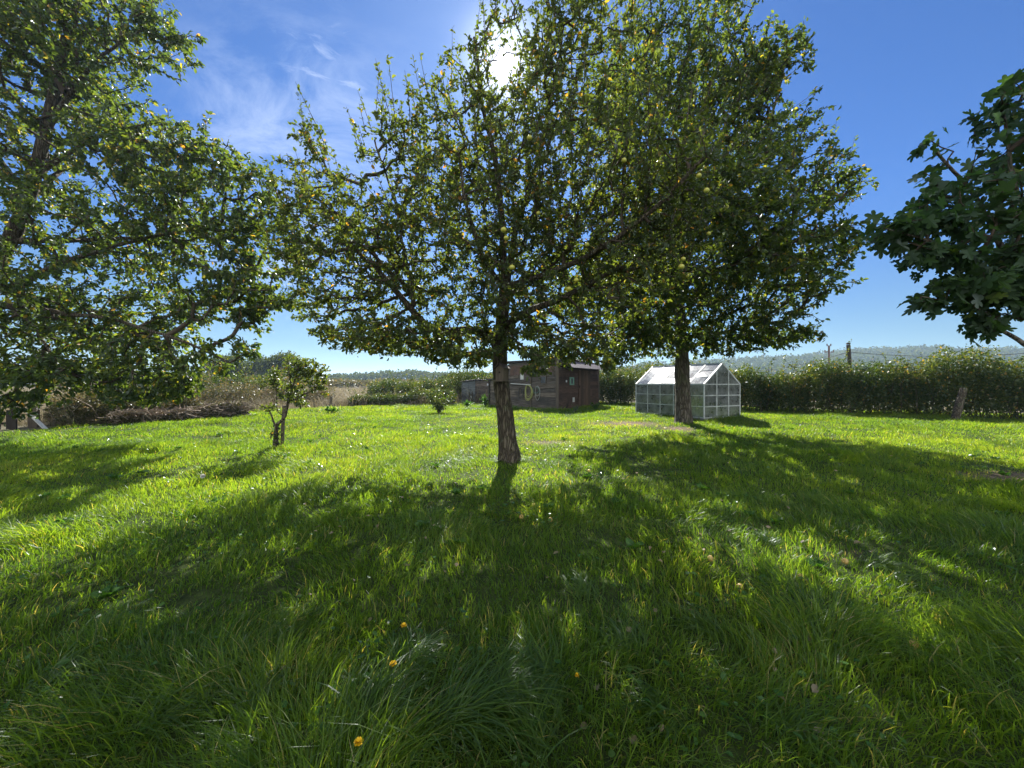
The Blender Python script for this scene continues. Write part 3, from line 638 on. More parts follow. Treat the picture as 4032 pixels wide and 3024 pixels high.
MB().tube([(0, 0, -.1), (.02, 0, .45), (.05, 0, .87)], .034, 12).build('post', M['post'], s)
# ------------------------------------------------------------------ sheds
def boards(mb, at, L, h0, h1, n, off, t0=0, gap=.004, horiz=True):
    """at(t, z, o) maps distance along the wall, height and outward offset to a point; wedge-lapped boards"""
    r = []
    for i in range(n):
        for sidx, (a0, a1) in enumerate(split_len(t0, L)):
            o = off+rng.uniform(0, .012); dz = rng.normal(0, .006, 4)
            za = [h0(a0)*i/n, h0(a1)*i/n, h0(a1)*(i+1)/n-gap, h0(a0)*(i+1)/n-gap]
            pts = [at(a0, za[0]+dz[0], o+.022), at(a1, za[1]+dz[1], o+.022), at(a1, za[2]+dz[2], o+.006), at(a0, za[3]+dz[3], o+.006)]
            bk = [at(a0, za[0]+dz[0], o-.02), at(a1, za[1]+dz[1], o-.02), at(a1, za[2]+dz[2], o-.02), at(a0, za[3]+dz[3], o-.02)]
            mb.add(pts+bk, [(0,1,2,3),(7,6,5,4),(0,4,5,1),(1,5,6,2),(2,6,7,3),(3,7,4,0)]); r += [rng.random()]*8
    return r
def split_len(t0, L):
    c = [t0]; 
    while c[-1] < L-.01:
        n = c[-1]+rng.uniform(.9, 2.2); c.append(L if n > L-.5 else n)
    return [(a+.002, b-.002) for a, b in zip(c[:-1], c[1:])]
C = np.array([2.03, 17.4]); phi = math.atan2(.8, .6)
shed = thing('shed', 'big dark timber shed with flat roof, brown door and hoses on its wall', 'shed', (C[0], C[1], .33), phi)
LW, RW = 2.78, 4.4
ztop = lambda y: 2.34-.075*y
left_at = lambda t, z, o: (-o, t, z)
right_at = lambda t, z, o: (t, -o, z)
mb = MB(); r = boards(mb, left_at, LW, ztop, None, 12, 0.0)
MB_attr = np.array(r); mb.build('wall', M['board'], shed, attr=MB_attr)
mb = MB(); r = []
# right wall around the door opening
hr = lambda t: 2.33-.02*t
def rect_boards(mb, t0, t1, z0, z1, n):
    rr = []
    for i in range(n):
        o = rng.uniform(0, .01); a, b = z0+(z1-z0)*i/n, z0+(z1-z0)*(i+1)/n-.004
        mb.add([(t0,-o-.022,a),(t1,-o-.022,a),(t1,-o-.006,b),(t0,-o-.006,b),(t0,.02,a),(t1,.02,a),(t1,.02,b),(t0,.02,b)], [(0,1,2,3),(7,6,5,4),(0,4,5,1),(1,5,6,2),(2,6,7,3),(3,7,4,0)]); rr += [rng.random()]*8
    return rr
r += rect_boards(mb, .06, 2.05, 0, 2.25, 12); r += rect_boards(mb, 3.4, RW, 0, 2.25, 12); r += rect_boards(mb, 2.05, 3.4, 1.88, 2.25, 2)
mb.build('wall', M['board_red'], shed, attr=np.array(r))['label'] = 'dark red brown boarded wall around the door'
mb = MB(); mb.box((0.03, LW-.04, 0), (RW, LW, 2.12)); mb.box((RW-.04, .03, 0), (RW, LW-.05, 2.1)); mb.build('wall', M['board'], shed, attr=np.full(16, .3))
d_ = MB(); rr = []
for k in range(5): d_.box((2.07+k*.264, -.035-.004*(k % 2), .03), (2.07+k*.264+.258, -.012, 1.86)); rr += [rng.random()]*8
d_.box((2.5, -.055, .95), (2.9, -.041, 1.0)); rr += [.7]*8
dr = d_.build('door', M['door'], shed, attr=np.array(rr)); dr['label'] = 'plain brown plank door'
MB().box((2.13, -.075, .98), (2.16, -.042, 1.10)).build('handle', M['post_dark'], dr)
# roof: corrugated sheet, slightly overhanging
def corrug(x0, x1, y0, y1, zf, n, amp, along='x', th=.012):
    V, Fc = [], []
    for i in range(n+1):
        t = i/n; a = amp*math.sin(i*math.pi*.66)
        if along == 'x': p, q = (x0+(x1-x0)*t, y0), (x0+(x1-x0)*t, y1)
        else: p, q = (x0, y0+(y1-y0)*t), (x1, y0+(y1-y0)*t)
        for xx, yy in (p, q):
            V += [(xx, yy, zf(xx, yy)+a), (xx, yy, zf(xx, yy)+a-th)]
    for i in range(n):
        b = i*4; Fc += [(b, b+2, b+6, b+4), (b+1, b+5, b+7, b+3), (b, b+4, b+5, b+1), (b+2, b+3, b+7, b+6)]
    Fc += [(0, 1, 3, 2), (n*4, n*4+2, n*4+3, n*4+1)]
    return V, Fc
mb = MB(); mb.add(*corrug(-.12, RW+.15, -.12, LW+.1, lambda x, y: 2.40-.075*y-.035*x, 70, .012)); mb.build('roof', M['roof_sheet'], shed)
mb = MB(); mb.box((-.055, .1, 2.2), (-.035, LW, 2.3)).box((.1, -.07, 2.16), (RW, -.045, 2.29)); mb.build('fascia', M['post_dark'], shed)
mb = MB(); mb.add(*corrug(.35, 4.25, -.62, -.07, lambda x, y: 1.92+(y+.62)*.62, 60, .012)); mb.build('awning', M['roof_sheet'], shed)['label'] = 'rusty corrugated awning over the door'
V, Fc = corrug(0, 1, .12, 1.05, lambda x, y: 0, 22, .012, 'y')   # upright rusty sheet high on the left wall
V = np.array(V); Vn = np.stack([-.05-V[:, 2], V[:, 1], 1.72+V[:, 0]*.55-.04*V[:, 1]], -1)
mb = MB(); mb.add(Vn, Fc); mb.build('cladding_sheet', M['rust'], shed)
V, Fc = corrug(0, 1, 1.5, 2.6, lambda x, y: 0, 22, .012, 'y'); V = np.array(V); Vn = np.stack([-.05-V[:, 2], V[:, 1], 1.68+V[:, 0]*.46-.04*V[:, 1]], -1)
mb = MB(); mb.add(Vn, Fc); mb.build('cladding_sheet', M['rust'], shed)
MB().tube([(-.05, -.05, -.05), (-.055, -.055, 1.2), (-.05, -.05, 2.36)], .075, 12).build('corner_post', M['post'], shed)
MB().tube([(-.06, 1.4, -.05), (-.06, 1.4, 2.15)], .035, 8).build('corner_post', M['post'], shed)
MB().tube([(-.05, LW, -.05), (-.05, LW, 2.1)], .05, 8).build('corner_post', M['post_dark'], shed)
MB().box((RW-.02, -.06, 0), (RW+.06, .02, 2.2)).build('corner_post', M['post'], shed)
for (y, z, w_, h_, mt_) in ((1.90, 1.38, .2, .28, 'white'), (.70, 1.18, .34, .36, 'glass_dark')):
    wf = MB(); 
    for a, b in (((y-w_/2, z), (y+w_/2, z+.03)), ((y-w_/2, z+h_-.03), (y+w_/2, z+h_)), ((y-w_/2, z+.03), (y-w_/2+.03, z+h_-.03)), ((y+w_/2-.03, z+.03), (y+w_/2, z+h_-.03))):
        wf.box((-.06, a[0], a[1]), (-.03, b[0], b[1]))
    wo = wf.build('window', M['pipe' if mt_ == 'white' else 'post'], shed)
    MB().box((-.045, y-w_/2+.03, z+.03), (-.036, y+w_/2-.03, z+h_-.03)).build('pane', M[mt_], wo)
mb = MB()
for a, b in (((1.12, 1.12), (1.56, 1.18)), ((1.12, 1.44), (1.56, 1.5)), ((1.12, 1.18), (1.24, 1.44)), ((1.44, 1.18), (1.56, 1.44))): mb.box((a[0], -.06, a[1]), (b[0], -.035, b[1]))
wo = mb.build('window', M['green_paint'], shed); wo['label'] = 'small window in a pale green frame'
MB().box((1.24, -.045, 1.18), (1.44, -.036, 1.44)).build('pane', M['glass_dark'], wo)
MB().box((.76, -.05, 1.25), (.86, -.034, 1.35)).build('plaque', M['white'], shed)
MB().box((1.42, -.06, .3), (1.6, -.035, .52)).build('plaque', M['pipe'], shed)
MB().tube([(-.09, 1.36, 1.13), (-.09, 2.55, 1.19)], .022, 8).build('pipe', M['pipe'], shed)
# lower lean-to of the shed
lt = MB(); r = boards(lt, lambda t, z, o: (-o+.12, t, z), 4.05, lambda y: 1.42-.03*(y-2.8), None, 8, 0, LW+.06)
lt.build('wall', M['board'], shed, attr=np.array(r))
MB().box((-.05, LW+.05, 1.40), (2.0, 4.2, 1.45), .01).build('roof', M['roof_sheet'], shed)['label'] = 'low flat roof of the lean-to end'
MB().box((.15, 4.02, 0), (1.9, 4.06, 1.38)).build('wall', M['board_red'], shed, attr=np.full(8, .3))
MB().tube([(.05, 4.05, -.05), (.05, 4.05, 1.42)], .045, 8).build('corner_post', M['post_dark'], shed)
def to_world(p, c=C, z0=.33, ph=phi):
    return np.array([c[0]+p[0]*math.cos(ph)-p[1]*math.sin(ph), c[1]+p[0]*math.sin(ph)+p[1]*math.cos(ph), z0+p[2]])
def coil(name, y, z, ry, rz_, n, mat, label, arc=(0, 1), thick=.012):
    pts = []
    for k in range(n):
        cy_, cz_ = rng.normal(0, .022), rng.normal(0, .02)-.0; a_, b_ = ry*rng.uniform(.72, 1.08), rz_*rng.uniform(.78, 1.1); sh = rng.uniform(-.3, .3)
        for a in np.linspace(0, 2*math.pi, 22, endpoint=False):
            pts.append((-.07-.012*(k % 4)-.01*math.sin(a*3+k), cy_+a_*math.cos(a+math.pi/2+0)*(1+.25*math.sin(a)), cz_+b_*math.sin(a+math.pi/2)-b_*.9))
    pts = pts[:int(len(pts)*arc[1])]; pts = smooth_path(pts[::2], .04)
    o_ = to_world((0, y, z))
    V, Fq = tube(pts, thick, 6)
    h = tag(link(name, mesh(name, V, Fq, M[mat], None, True), None, o_, phi), label, 'hose')
    return h
coil('garden_hose', 1.54, 1.10, .20, .34, 7, 'hose', 'yellow green garden hose hung in a thick coil on the shed wall')
coil('garden_hose', 1.98, .96, .15, .28, 3, 'hose_dark', 'dark thin hose coiled on the shed wall left of the yellow one')
coil('garden_hose', 1.02, 1.02, .16, .30, 3, 'hose_grey', 'pale grey hose looped on the shed wall right of the yellow one', (0, .6))
coil('garden_hose', 1.10, 1.04, .17, .16, 2, 'hose_green', 'short green hose looped over the pale grey hose', (0, .5))
# small coop-like shed
C2 = np.array([-2.04, 21.3]); sh2 = thing('shed', 'small low bluish grey board shed left of the big shed', 'shed', (C2[0], C2[1], .33), phi)
mb = MB(); r = boards(mb, left_at, 1.02, lambda y: 1.36-.09*y, None, 9, 0); mb.build('wall', M['board_blue'], sh2, attr=np.array(r))
mb = MB(); r = boards(mb, right_at, 1.1, lambda x: 1.36, None, 9, 0, .03); mb.build('wall', M['board'], sh2, attr=np.array(r))
mb = MB().box((.02, 1.0, 0), (1.1, 1.03, 1.25)); mb.box((1.06, .02, 0), (1.1, .99, 1.3)); mb.build('wall', M['board'], sh2, attr=np.full(16, .4))
mb = MB(); mb.add(*corrug(-.08, 1.2, -.08, 1.12, lambda x, y: 1.42-.09*y, 22, .01)); mb.build('roof', M['roof_sheet'], sh2)
dd = MB().box((-.055, .45, .05), (-.036, .9, 1.2)).build('door', M['board_blue'], sh2, attr=np.full(8, .6))
MB().box((-.09, .2, 0), (-.07, .3, .5)).build('panel', M['white'], sh2)
MB().bar((-.1, .14, 0), (-.08, .14, .75), .03).bar((-.1, .36, 0), (-.08, .36, .75), .03).build('batten', M['post_dark'], sh2)
# glimpse of a barrow / odds between
bx = thing('crate', 'pale plastic tray lying on the small shed roof edge', 'tray', (-1.15, 21.3, 1.42), .4)
MB().box((-.22, -.1, 0), (.22, .1, .03)).box((-.22, -.1, .03), (-.2, .1, .1)).box((.2, -.1, .03), (.22, .1, .1)).box((-.2, -.1, .03), (.2, -.08, .1)).box((-.2, .08, .03), (.2, .1, .1)).build('tray', M['white'], bx)
MB().bar((0, 0, -1.1), (0, 0, 0), .08).build('leg', M['post_dark'], bx)

# ------------------------------------------------------------------ greenhouse
C3 = np.array([6.39, 12.8]); ph3 = math.atan2(.438, .899); z3 = float(gz(*C3))
gh = thing('greenhouse', 'small aluminium greenhouse with pitched glass roof catching the sun', 'greenhouse', (C3[0], C3[1], .30), ph3)
W_, L_, H_, R_ = 1.85, 3.1, 1.19, .72
MB().box((-.06, -.06, -.1), (W_+.06, L_+.06, .05)).build('base', M['concrete'], gh)
fr = MB(); b0 = .05; th = .034
for y in (0, L_):
    for i in range(4): 
        x = W_*i/3; top = H_+(R_*(1-abs(x-W_/2)/(W_/2)) if i in (1, 2) else 0); fr.bar((x, y, b0), (x, y, top), th+.004)
    for z in (b0+.02, b0+.39, b0+.76, H_): fr.bar((0, y, z), (W_, y, z), th*.8)
    fr.bar((0, y, H_), (W_/2, y, H_+R_), .045); fr.bar((W_, y, H_), (W_/2, y, H_+R_), .045)
for x in (0, W_):
    for i in range(1, 5): fr.bar((x, L_*i/5, b0), (x, L_*i/5, H_), th*.85)
    for z in (b0+.02, b0+.39, b0+.76): fr.bar((x, 0, z), (x, L_, z), th*.7)
    fr.bar((x, 0, H_), (x, L_, H_), .05)
    for i in range(1, 5): fr.bar((x, L_*i/5, H_), (W_/2, L_*i/5, H_+R_), th*.8)
    for f_ in (.33, .66): xx = x+(W_/2-x)*f_; fr.bar((xx, 0, H_+R_*f_), (xx, L_, H_+R_*f_), th*.4)
fr.bar((W_/2, 0, H_+R_), (W_/2, L_, H_+R_), .06)
fr.build('frame', M['alu'], gh)
for p, q in (((.03, .04, H_), (.03, .75, b0)), ((.03, L_-.04, H_), (.03, L_-.75, b0)), ((W_-.03, .04, H_), (W_-.03, .75, b0)), ((.04, .03, H_+.04), (W_*.4, .03, H_+.04)), ((W_-.03, L_-.04, H_), (W_-.03, L_-.7, b0)), ((W_*.15, .04, b0+.1), (W_*.33, .04, H_-.1))):
    MB().bar(p, q, .022).build('brace', M['alu'], gh)
def panes(name, quads, mat, lab=None):
    g_ = MB()
    for q in quads:
        q = np.array(q, float); n_ = nz(np.cross(q[1]-q[0], q[2]-q[0]))*.002
        # four panes a little out of true, as glazed by hand
        g_.add(list(q+n_)+list(q-n_), [tuple(range(len(q))), tuple(range(2*len(q)-1, len(q)-1, -1))]+[(i, i+len(q), (i+1) % len(q)+len(q), (i+1) % len(q)) for i in range(len(q))])
    o_ = g_.build(name, M[mat], gh)
    if lab: o_['label'] = lab
def tl(p, a): return np.array(p)+rng.normal(0, a, 3)
side = []
for x in (0, W_):
    for i in range(5):
        for z0, z1 in ((b0+.02, b0+.39), (b0+.39, b0+.76), (b0+.76, H_)):
            e = rng.normal(0, .0035); side.append([(x+e, L_*i/5, z0), (x, L_*(i+1)/5, z0), (x-e, L_*(i+1)/5, z1), (x, L_*i/5, z1)])
panes('side_glass', side[:15], 'glass'); panes('side_glass', side[15:], 'glass')
gab = []
for y in (0, L_):
    for i in range(3):
        x0, x1 = W_*i/3, W_*(i+1)/3
        for z0, z1 in ((b0+.02, b0+.39), (b0+.39, b0+.76), (b0+.76, H_)): gab.append([(x0, y, z0), (x1, y, z0), (x1, y, z1), (x0, y, z1)])
    hh = R_*2/3
    gab += [[(0, y, H_), (W_/3, y, H_), (W_/3, y, H_+hh)], [(W_/3, y, H_), (W_*2/3, y, H_), (W_*2/3, y, H_+hh), (W_/2, y, H_+R_), (W_/3, y, H_+hh)], [(W_*2/3, y, H_), (W_, y, H_), (W_*2/3, y, H_+hh)]]
panes('gable_glass', gab[:12], 'glass'); panes('gable_glass', gab[12:], 'glass')
rf = []
for x in (0, W_):
    for i in range(5):
        for f0, f1 in ((0, .333), (.333, .666), (.666, 1)):
            e = rng.normal(0, .005, 4); X0, X1 = x+(W_/2-x)*f0, x+(W_/2-x)*f1
            rf.append([(X0, L_*i/5, H_+R_*f0+e[0]), (X0, L_*(i+1)/5, H_+R_*f0+e[1]), (X1, L_*(i+1)/5, H_+R_*f1-e[0]), (X1, L_*i/5, H_+R_*f1-e[1])])
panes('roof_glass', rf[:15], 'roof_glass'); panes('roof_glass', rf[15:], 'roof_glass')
def ghw(x, y, z): c, s_ = math.cos(ph3), math.sin(ph3); return np.array([C3[0]+x*c-y*s_, C3[1]+x*s_+y*c, .30+z])
o_ = thing('potting_bench', 'low wooden potting bench inside the greenhouse', 'bench', ghw(1.35, 1.5, .05), ph3)
MB().box((-.3, -1.2, .5), (.3, 1.2, .54)).build('top', M['post'], o_)
for x in (-.26, .22):
    for y in (-1.15, 1.1): MB().box((x, y, 0), (x+.04, y+.04, .5)).build('leg', M['post'], o_)
o_ = thing('cupboard', 'narrow brown wooden board cabinet behind the left end glass of the greenhouse', 'cabinet', ghw(.35, 2.5, .05), ph3+.2)
MB().box((-.18, -.25, 0), (.18, .25, .93)).build('carcass', M['brown_wood'], o_)
MB().box((-.195, -.23, .03), (-.182, .23, .9)).build('door', M['post'], o_)
for k, (x, y, z, s_, lb_) in enumerate([(1.3, .7, .6, .12, 'smallest terracotta pot on the greenhouse bench'), (1.35, 1.4, .6, .16, 'largest terracotta pot on the greenhouse bench'), (.5, .5, .05, .17, 'terracotta pot on the greenhouse floor near the gable')]):
    pt = thing('plant_pot', lb_, 'pot', ghw(x, y, z-.01))
    n_ = 14; V = []; 
    prof = [(0, 0), (.62, 0), (.85, .85), (.95, .86), (.98, 1.05), (.86, 1.05), (.8, .95), (0, .93)]
    V = [(a*s_*.75*math.cos(j/n_*6.2832), a*s_*.75*math.sin(j/n_*6.2832), b*s_*1.3) for a, b in prof for j in range(n_)]
    Fq = [(i*n_+j, i*n_+(j+1) % n_, (i+1)*n_+(j+1) % n_, (i+1)*n_+j) for i in range(len(prof)-1) for j in range(n_)]
    mb = MB(); mb.add(V, Fq); mb.build('pot', M['terracotta'], pt)
    n2_ = 120; pp = ell((0, 0, s_*1.3+.2), (.17, .17, .2), n2_); leafmesh('foliage', pp, pp-np.array([0, 0, .1])+rng.normal(0, .1, (n2_, 3)), .08, 'weed', pt, 'sm')

# ------------------------------------------------------------------ hedges, brambles, plants
def hedge(name, label, pts, hf, wid, n, leaf, mat, cat='hedge', stems=400, sprigs=20, shellness=.55, flat=1.0, zb=0, kind='sm', stem_mat='twig'):
    pts = np.array(pts, float); seg = np.linalg.norm(np.diff(pts, axis=0), axis=1); cs = np.concatenate([[0], np.cumsum(seg)])
    b = np.array([*pts[len(pts)//2], 0.]); b[2] = float(gz(b[0], b[1])); root = thing(name, label, cat, b)
    def at(s):
        x = np.interp(s, cs, pts[:, 0]); y = np.interp(s, cs, pts[:, 1]); e = 1e-2
        tx = np.interp(s+e, cs, pts[:, 0])-np.interp(s-e, cs, pts[:, 0]); ty = np.interp(s+e, cs, pts[:, 1])-np.interp(s-e, cs, pts[:, 1])
        l = np.hypot(tx, ty)+1e-9; return x, y, -ty/l, tx/l
    s = rng.random(n)*cs[-1]; x, y, nx_, ny_ = at(s)
    a = rng.random(n)*math.pi; rad = 1-shellness*rng.random(n)**1.5
    bul = .5+.95*fbm(s*1.6, a*2.4, 77, 3)
    H = hf(s)*(.62+.72*fbm(s*1.3+3, s*0, 12, 3))
    cr = np.sign(np.cos(a))*np.abs(np.cos(a))**.7*wid*rad*bul; z = zb+np.abs(np.sin(a))**.5*H*rad**.5*(.85+.28*(bul))*rng.random(n)**.4
    p = np.stack([x+nx_*cr, y+ny_*cr, gz(x, y)+z], -1)
    d = rng.normal(0, 1, (n, 3))+np.array([0, 0, -.15])
    r = np.clip(rng.beta(2, 2.5, n)*.9+.5*(fbm(s*.8, z*1.2, 5)-.5)+.18*(z/np.max(H)-.5), 0, .97); r = np.where(rng.random(n) < .03, 1, r)
    LP, LD, LR = [p], [d], [r]
    V_, F_, off = [], [], 0
    for k in range(stems):
        s0 = rng.random()*cs[-1]; x0, y0, a_, b_ = at(s0); h0 = float(hf(np.array([s0]))[0]); o0 = rng.normal(0, wid*.4)
        q0 = np.array([x0+a_*o0, y0+b_*o0, float(gz(x0, y0))]); q1 = q0+np.array([rng.normal(0, .35), rng.normal(0, .35), h0*rng.uniform(.5, 1.0)])
        V, Fq = tube([q0, (q0+q1)/2+rng.normal(0, .08, 3), q1], [.014, .01, .004], 4); V_.append(V-b); F_.append(Fq+off); off += len(V)
    for k in range(sprigs):
        s0 = rng.random()*cs[-1]; x0, y0, a_, b_ = at(s0); h0 = float(hf(np.array([s0]))[0]); L = rng.uniform(.2, .6) if k % 5 else rng.uniform(.7, 1.1)
        q0 = np.array([x0, y0, float(gz(x0, y0))+h0*.85]); dr = nz(np.array([rng.normal(0, .35), rng.normal(0, .3), 1])); t_ = np.linspace(0, 1, 6)[:, None]
        pp = q0+dr*(L+h0*.15)*t_+np.array([rng.normal(0, .2), 0, -.1])*t_**2
        V, Fq = tube(pp, np.linspace(.007, .003, 6), 4); V_.append(V-b); F_.append(Fq+off); off += len(V)
        m_ = int(L*34); tt = .15+.85*rng.random(m_); q = np.stack([np.interp(tt, t_[:, 0], pp[:, c]) for c in range(3)], -1)+rng.normal(0, .025, (m_, 3))
        LP.append(q); LD.append(rng.normal(0, 1, (m_, 3))); LR.append(rng.uniform(.2, .9, m_))
    if V_: link('stems', mesh('stems', np.concatenate(V_), np.concatenate(F_), M[stem_mat], None, True), root)
    LP = np.concatenate(LP); LD = np.concatenate(LD); LR = np.concatenate(LR)
    leafmesh('foliage', LP-b, LD, leaf*rng.uniform(.6, 1.3, len(LP)), mat, root, kind, flat, 1.25, LR)
    return root
tophill = lambda s: 1.98+.12*np.sin(s*.9)+0*s
hedge('hedge', 'tall dense mixed hedge running behind the greenhouse to the right edge', [(6.9, 19.8), (9.3, 17.6), (12.9, 16.2), (17.4, 13.2), (23.5, 9.6)], tophill, .9, 150000, .085, 'hedge_leaf', stems=500, sprigs=60)
hedge('hedge', 'hedge seen in the gap between the big shed and the greenhouse', [(2.6, 26), (5.2, 23.4), (6.9, 20.6)], lambda s: 2.2+.2*np.sin(s*1.3), .85, 40000, .085, 'hedge_leaf', stems=120, sprigs=14)
hedge('hedge', 'brambly hedge rising behind the small bluish shed', [(-9.4, 26), (-6, 24.2), (-3.2, 22.9), (.4, 25.4)], lambda s: 1.15+.09*s+.12*np.sin(s*1.1), .8, 42000, .085, 'hedge_leaf', stems=200, sprigs=40)
hedge('bramble_thicket', 'low sprawling bramble thicket on the left beside the leaning plank', [(-13.4, 11.2), (-12.6, 12.8), (-12.0, 14.4)], lambda s: .72+.25*np.sin(s*1.2+.6)**2, .75, 15000, .075, 'bramble_leaf', 'brambles', stems=160, sprigs=26, stem_mat='dead')
hedge('bramble_thicket', 'tangled scrub behind the brush pile with dry reddish stems', [(-14.6, 15.6), (-12.2, 17.4), (-9.6, 20.2)], lambda s: .95+.35*np.sin(s*1.7)**2, .9, 15000, .075, 'bramble_leaf', 'brambles', stems=420, sprigs=50, stem_mat='dead')
hedge('bramble_thicket', 'low weedy fringe of scrub at the far lawn edge, left of the leafy shrub', [(-8.2, 19.3), (-6.6, 20.3), (-4.6, 20.9), (-3.1, 21.2)], lambda s: .38+.12*s+.08*np.sin(s*2.2), .5, 15000, .07, 'hedge_leaf', 'brambles', stems=160, sprigs=24)
hedge('bush', 'tall bushy growth behind the brush pile under the left tree', [(-19, 17.5), (-15.5, 19.0), (-12.4, 22.5)], lambda s: 1.7+.4*np.sin(s*.9)**2, 1.2, 15000, .1, 'hedge_leaf', 'bush', stems=120, sprigs=30)
def shrub(name, label, base, rad, n, leaf, mat, cat='shrub', stems=9, group=None, kind='ov', up=.25):
    root = thing(name, label, cat, base, 0, group); V_, F_, off = [], [], 0; LP, LD = [], []
    for k in range(stems):
        az = k/stems*6.283+rng.normal(0, .4); q = np.array([math.cos(az)*rad[0]*rng.uniform(.3, 1), math.sin(az)*rad[1]*rng.uniform(.3, 1), rad[2]*rng.uniform(.55, 1.05)])
        pp = smooth_path([(0, 0, -.03), q*np.array([.35, .35, .6]), q], .08); V, Fq = tube(pp, np.linspace(.012, .004, len(pp)), 5); V_.append(V); F_.append(Fq+off); off += len(V)
        m_ = n//stems; tt = .25+.75*rng.random(m_); i_ = (tt*(len(pp)-1)).astype(int); LP.append(pp[i_]+rng.normal(0, .08*rad[2], (m_, 3))); LD.append(rng.normal(0, 1, (m_, 3))+nz(q)*.5+np.array([0, 0, up]))
    link('stems', mesh('stems', np.concatenate(V_), np.concatenate(F_), M['twig'], None, True), root)
    LP = np.concatenate(LP); LD = np.concatenate(LD); LP[:, 2] = np.abs(LP[:, 2])
    leafmesh('foliage', LP, LD, leaf*rng.uniform(.6, 1.2, len(LP)), mat, root, kind, .5, 1.2)
    return root
sb = G(1728, 1627); shrub('shrub', 'leafy pale green shrub on the lawn in front of the small shed', sb, (1.0, .7, .95), 800, .085, 'hedge_leaf', stems=16)
sb = G(1912, 1603); shrub('shrub', 'bright leafy weed growing against the lean-to wall between the sheds', sb, (.25, .25, .62), 260, .09, 'weed', stems=6)
sb = G(1840, 1604); shrub('shrub', 'low nettle clump at the foot of the small shed door', sb, (.4, .25, .35), 260, .08, 'weed', stems=8)
sb = G(1310, 1627); shrub('shrub', 'low broad-leaved weed clump by the short fence post', sb, (.35, .25, .18), 90, .14, 'weed', stems=6)
sb = G(2345, 1615); shrub('shrub', 'small weed clump at the right corner of the big shed', sb, (.35, .25, .35), 200, .08, 'weed', stems=7)
sb = G(2265, 1625); shrub('flowering_weed', 'thin weed with white flower heads in front of the brown shed door', sb, (.3, .2, .4), 60, .05, 'weed', 'weed', stems=5)
def stick(name, label, cat, pts, rad, mat, n=10, group=None, part=None):
    pts = [np.array(p, float) for p in pts]; b = pts[0].copy(); mb = MB(); pl = smooth_path(pts, .15)-b
    mb.tube(pl, np.linspace(rad, rad*.85, len(pl)), n); return tag(mb.build(name, M[mat], None, b, smooth=False), label, cat, group)
# leaning stump post before the hedge
q = G(3758, 1652); top = P(3795, 1530, q[1]+.1)
stick('leaning_post', 'thick old timber post leaning in front of the right hedge', 'post', [q-(0, 0, .1), (q+top)/2, top], .115, 'bark', 14)
# field fence posts
for (x, y0, y1, d, r_, lb_) in ((612, 1625, 1565, 17.0, .05, 'weathered fence post behind the long brush pile'), (858, 1608, 1552, 18.5, .05, 'fence post with foliage behind the right end of the brush pile'),
        (1303, 1614, 1562, 18.2, .07, 'short square fence post at the lawn edge right of the young tree'), (1481, 1600, 1560, 21.0, .035, 'thin dark fence stake left of the leafy shrub')):
    g0 = P(x, 1512, d); g0[2] = float(gz(g0[0], g0[1])); stick('fence_post', lb_, 'fence post', [g0-(0, 0, .1), P(x, y1, d)], r_, 'post', 8, 'posts along the field edge')
g0 = P(1313, 1512, 18.2); g0[2] = .33; stick('fence_post', 'short slanting prop beside the square fence post', 'prop', [g0, P(1318, 1592, 18.2)], .03, 'post', 6)
# utility poles and wires
pb = P(3358, 1512, 19.5); pb[2] = .34; pt_ = P(3340, 1358, 19.5)
tp = thing('telegraph_pole', 'dark round-capped pole rising out of the right hedge', 'pole', pb)
MB().tube([(0, 0, 0), pt_-pb], .085, 12).build('pole', M['post_dark'], tp)
MB().tube([pt_-pb+(0, 0, .02), pt_-pb+(0, 0, .06), pt_-pb+(0, 0, .12)], [.07, .10, .05], 10).build('cap', M['post_dark'], tp)
ub = P(3264, 1512, 62); ub[2] = .35; ut = P(3264, 1362, 62)
up_ = thing('utility_pole', 'distant reddish utility pole with a crossarm and insulators', 'pole', ub)
MB().tube([(0, 0, 0), ut-ub], [.17, .14], 10).build('pole', M['rust'], up_)
zt = ut[2]-ub[2]
MB().bar((-.7, 0, zt-1.0), (.75, 0, zt-1.0), .12).build('crossarm', M['rust'], up_)
MB().bar((-.32, 0, zt+.02), (.32, 0, zt+.02), .1).build('crossarm', M['rust'], up_)
for xx, zz in ((-.3, zt+.05), (.3, zt+.05), (-.65, zt-.95), (.7, zt-.95)): MB().tube([(xx, 0, zz), (xx, 0, zz+.28)], .09, 8).build('insulator', M['rust'], up_)
def wire(a, b, sag, r_, lb_):
    t_ = np.linspace(0, 1, 24)[:, None]; p = a*(1-t_)+b*t_; p[:, 2] -= sag*4*(t_*(1-t_))[:, 0]
    V, Fq = tube(p-a, r_, 5); tag(link('overhead_wire', mesh('overhead_wire', V, Fq, M['post_dark'], None, True), None, a), lb_, 'wire')
wire(P(3342, 1386, 19.5), P(4300, 1368, 15), .28, .012, 'black cable running from the dark pole to the right over the hedge')
wire(P(3342, 1386, 19.5), P(2950, 1462, 40), .25, .014, 'black cable running from the dark pole down to the left behind the tree')
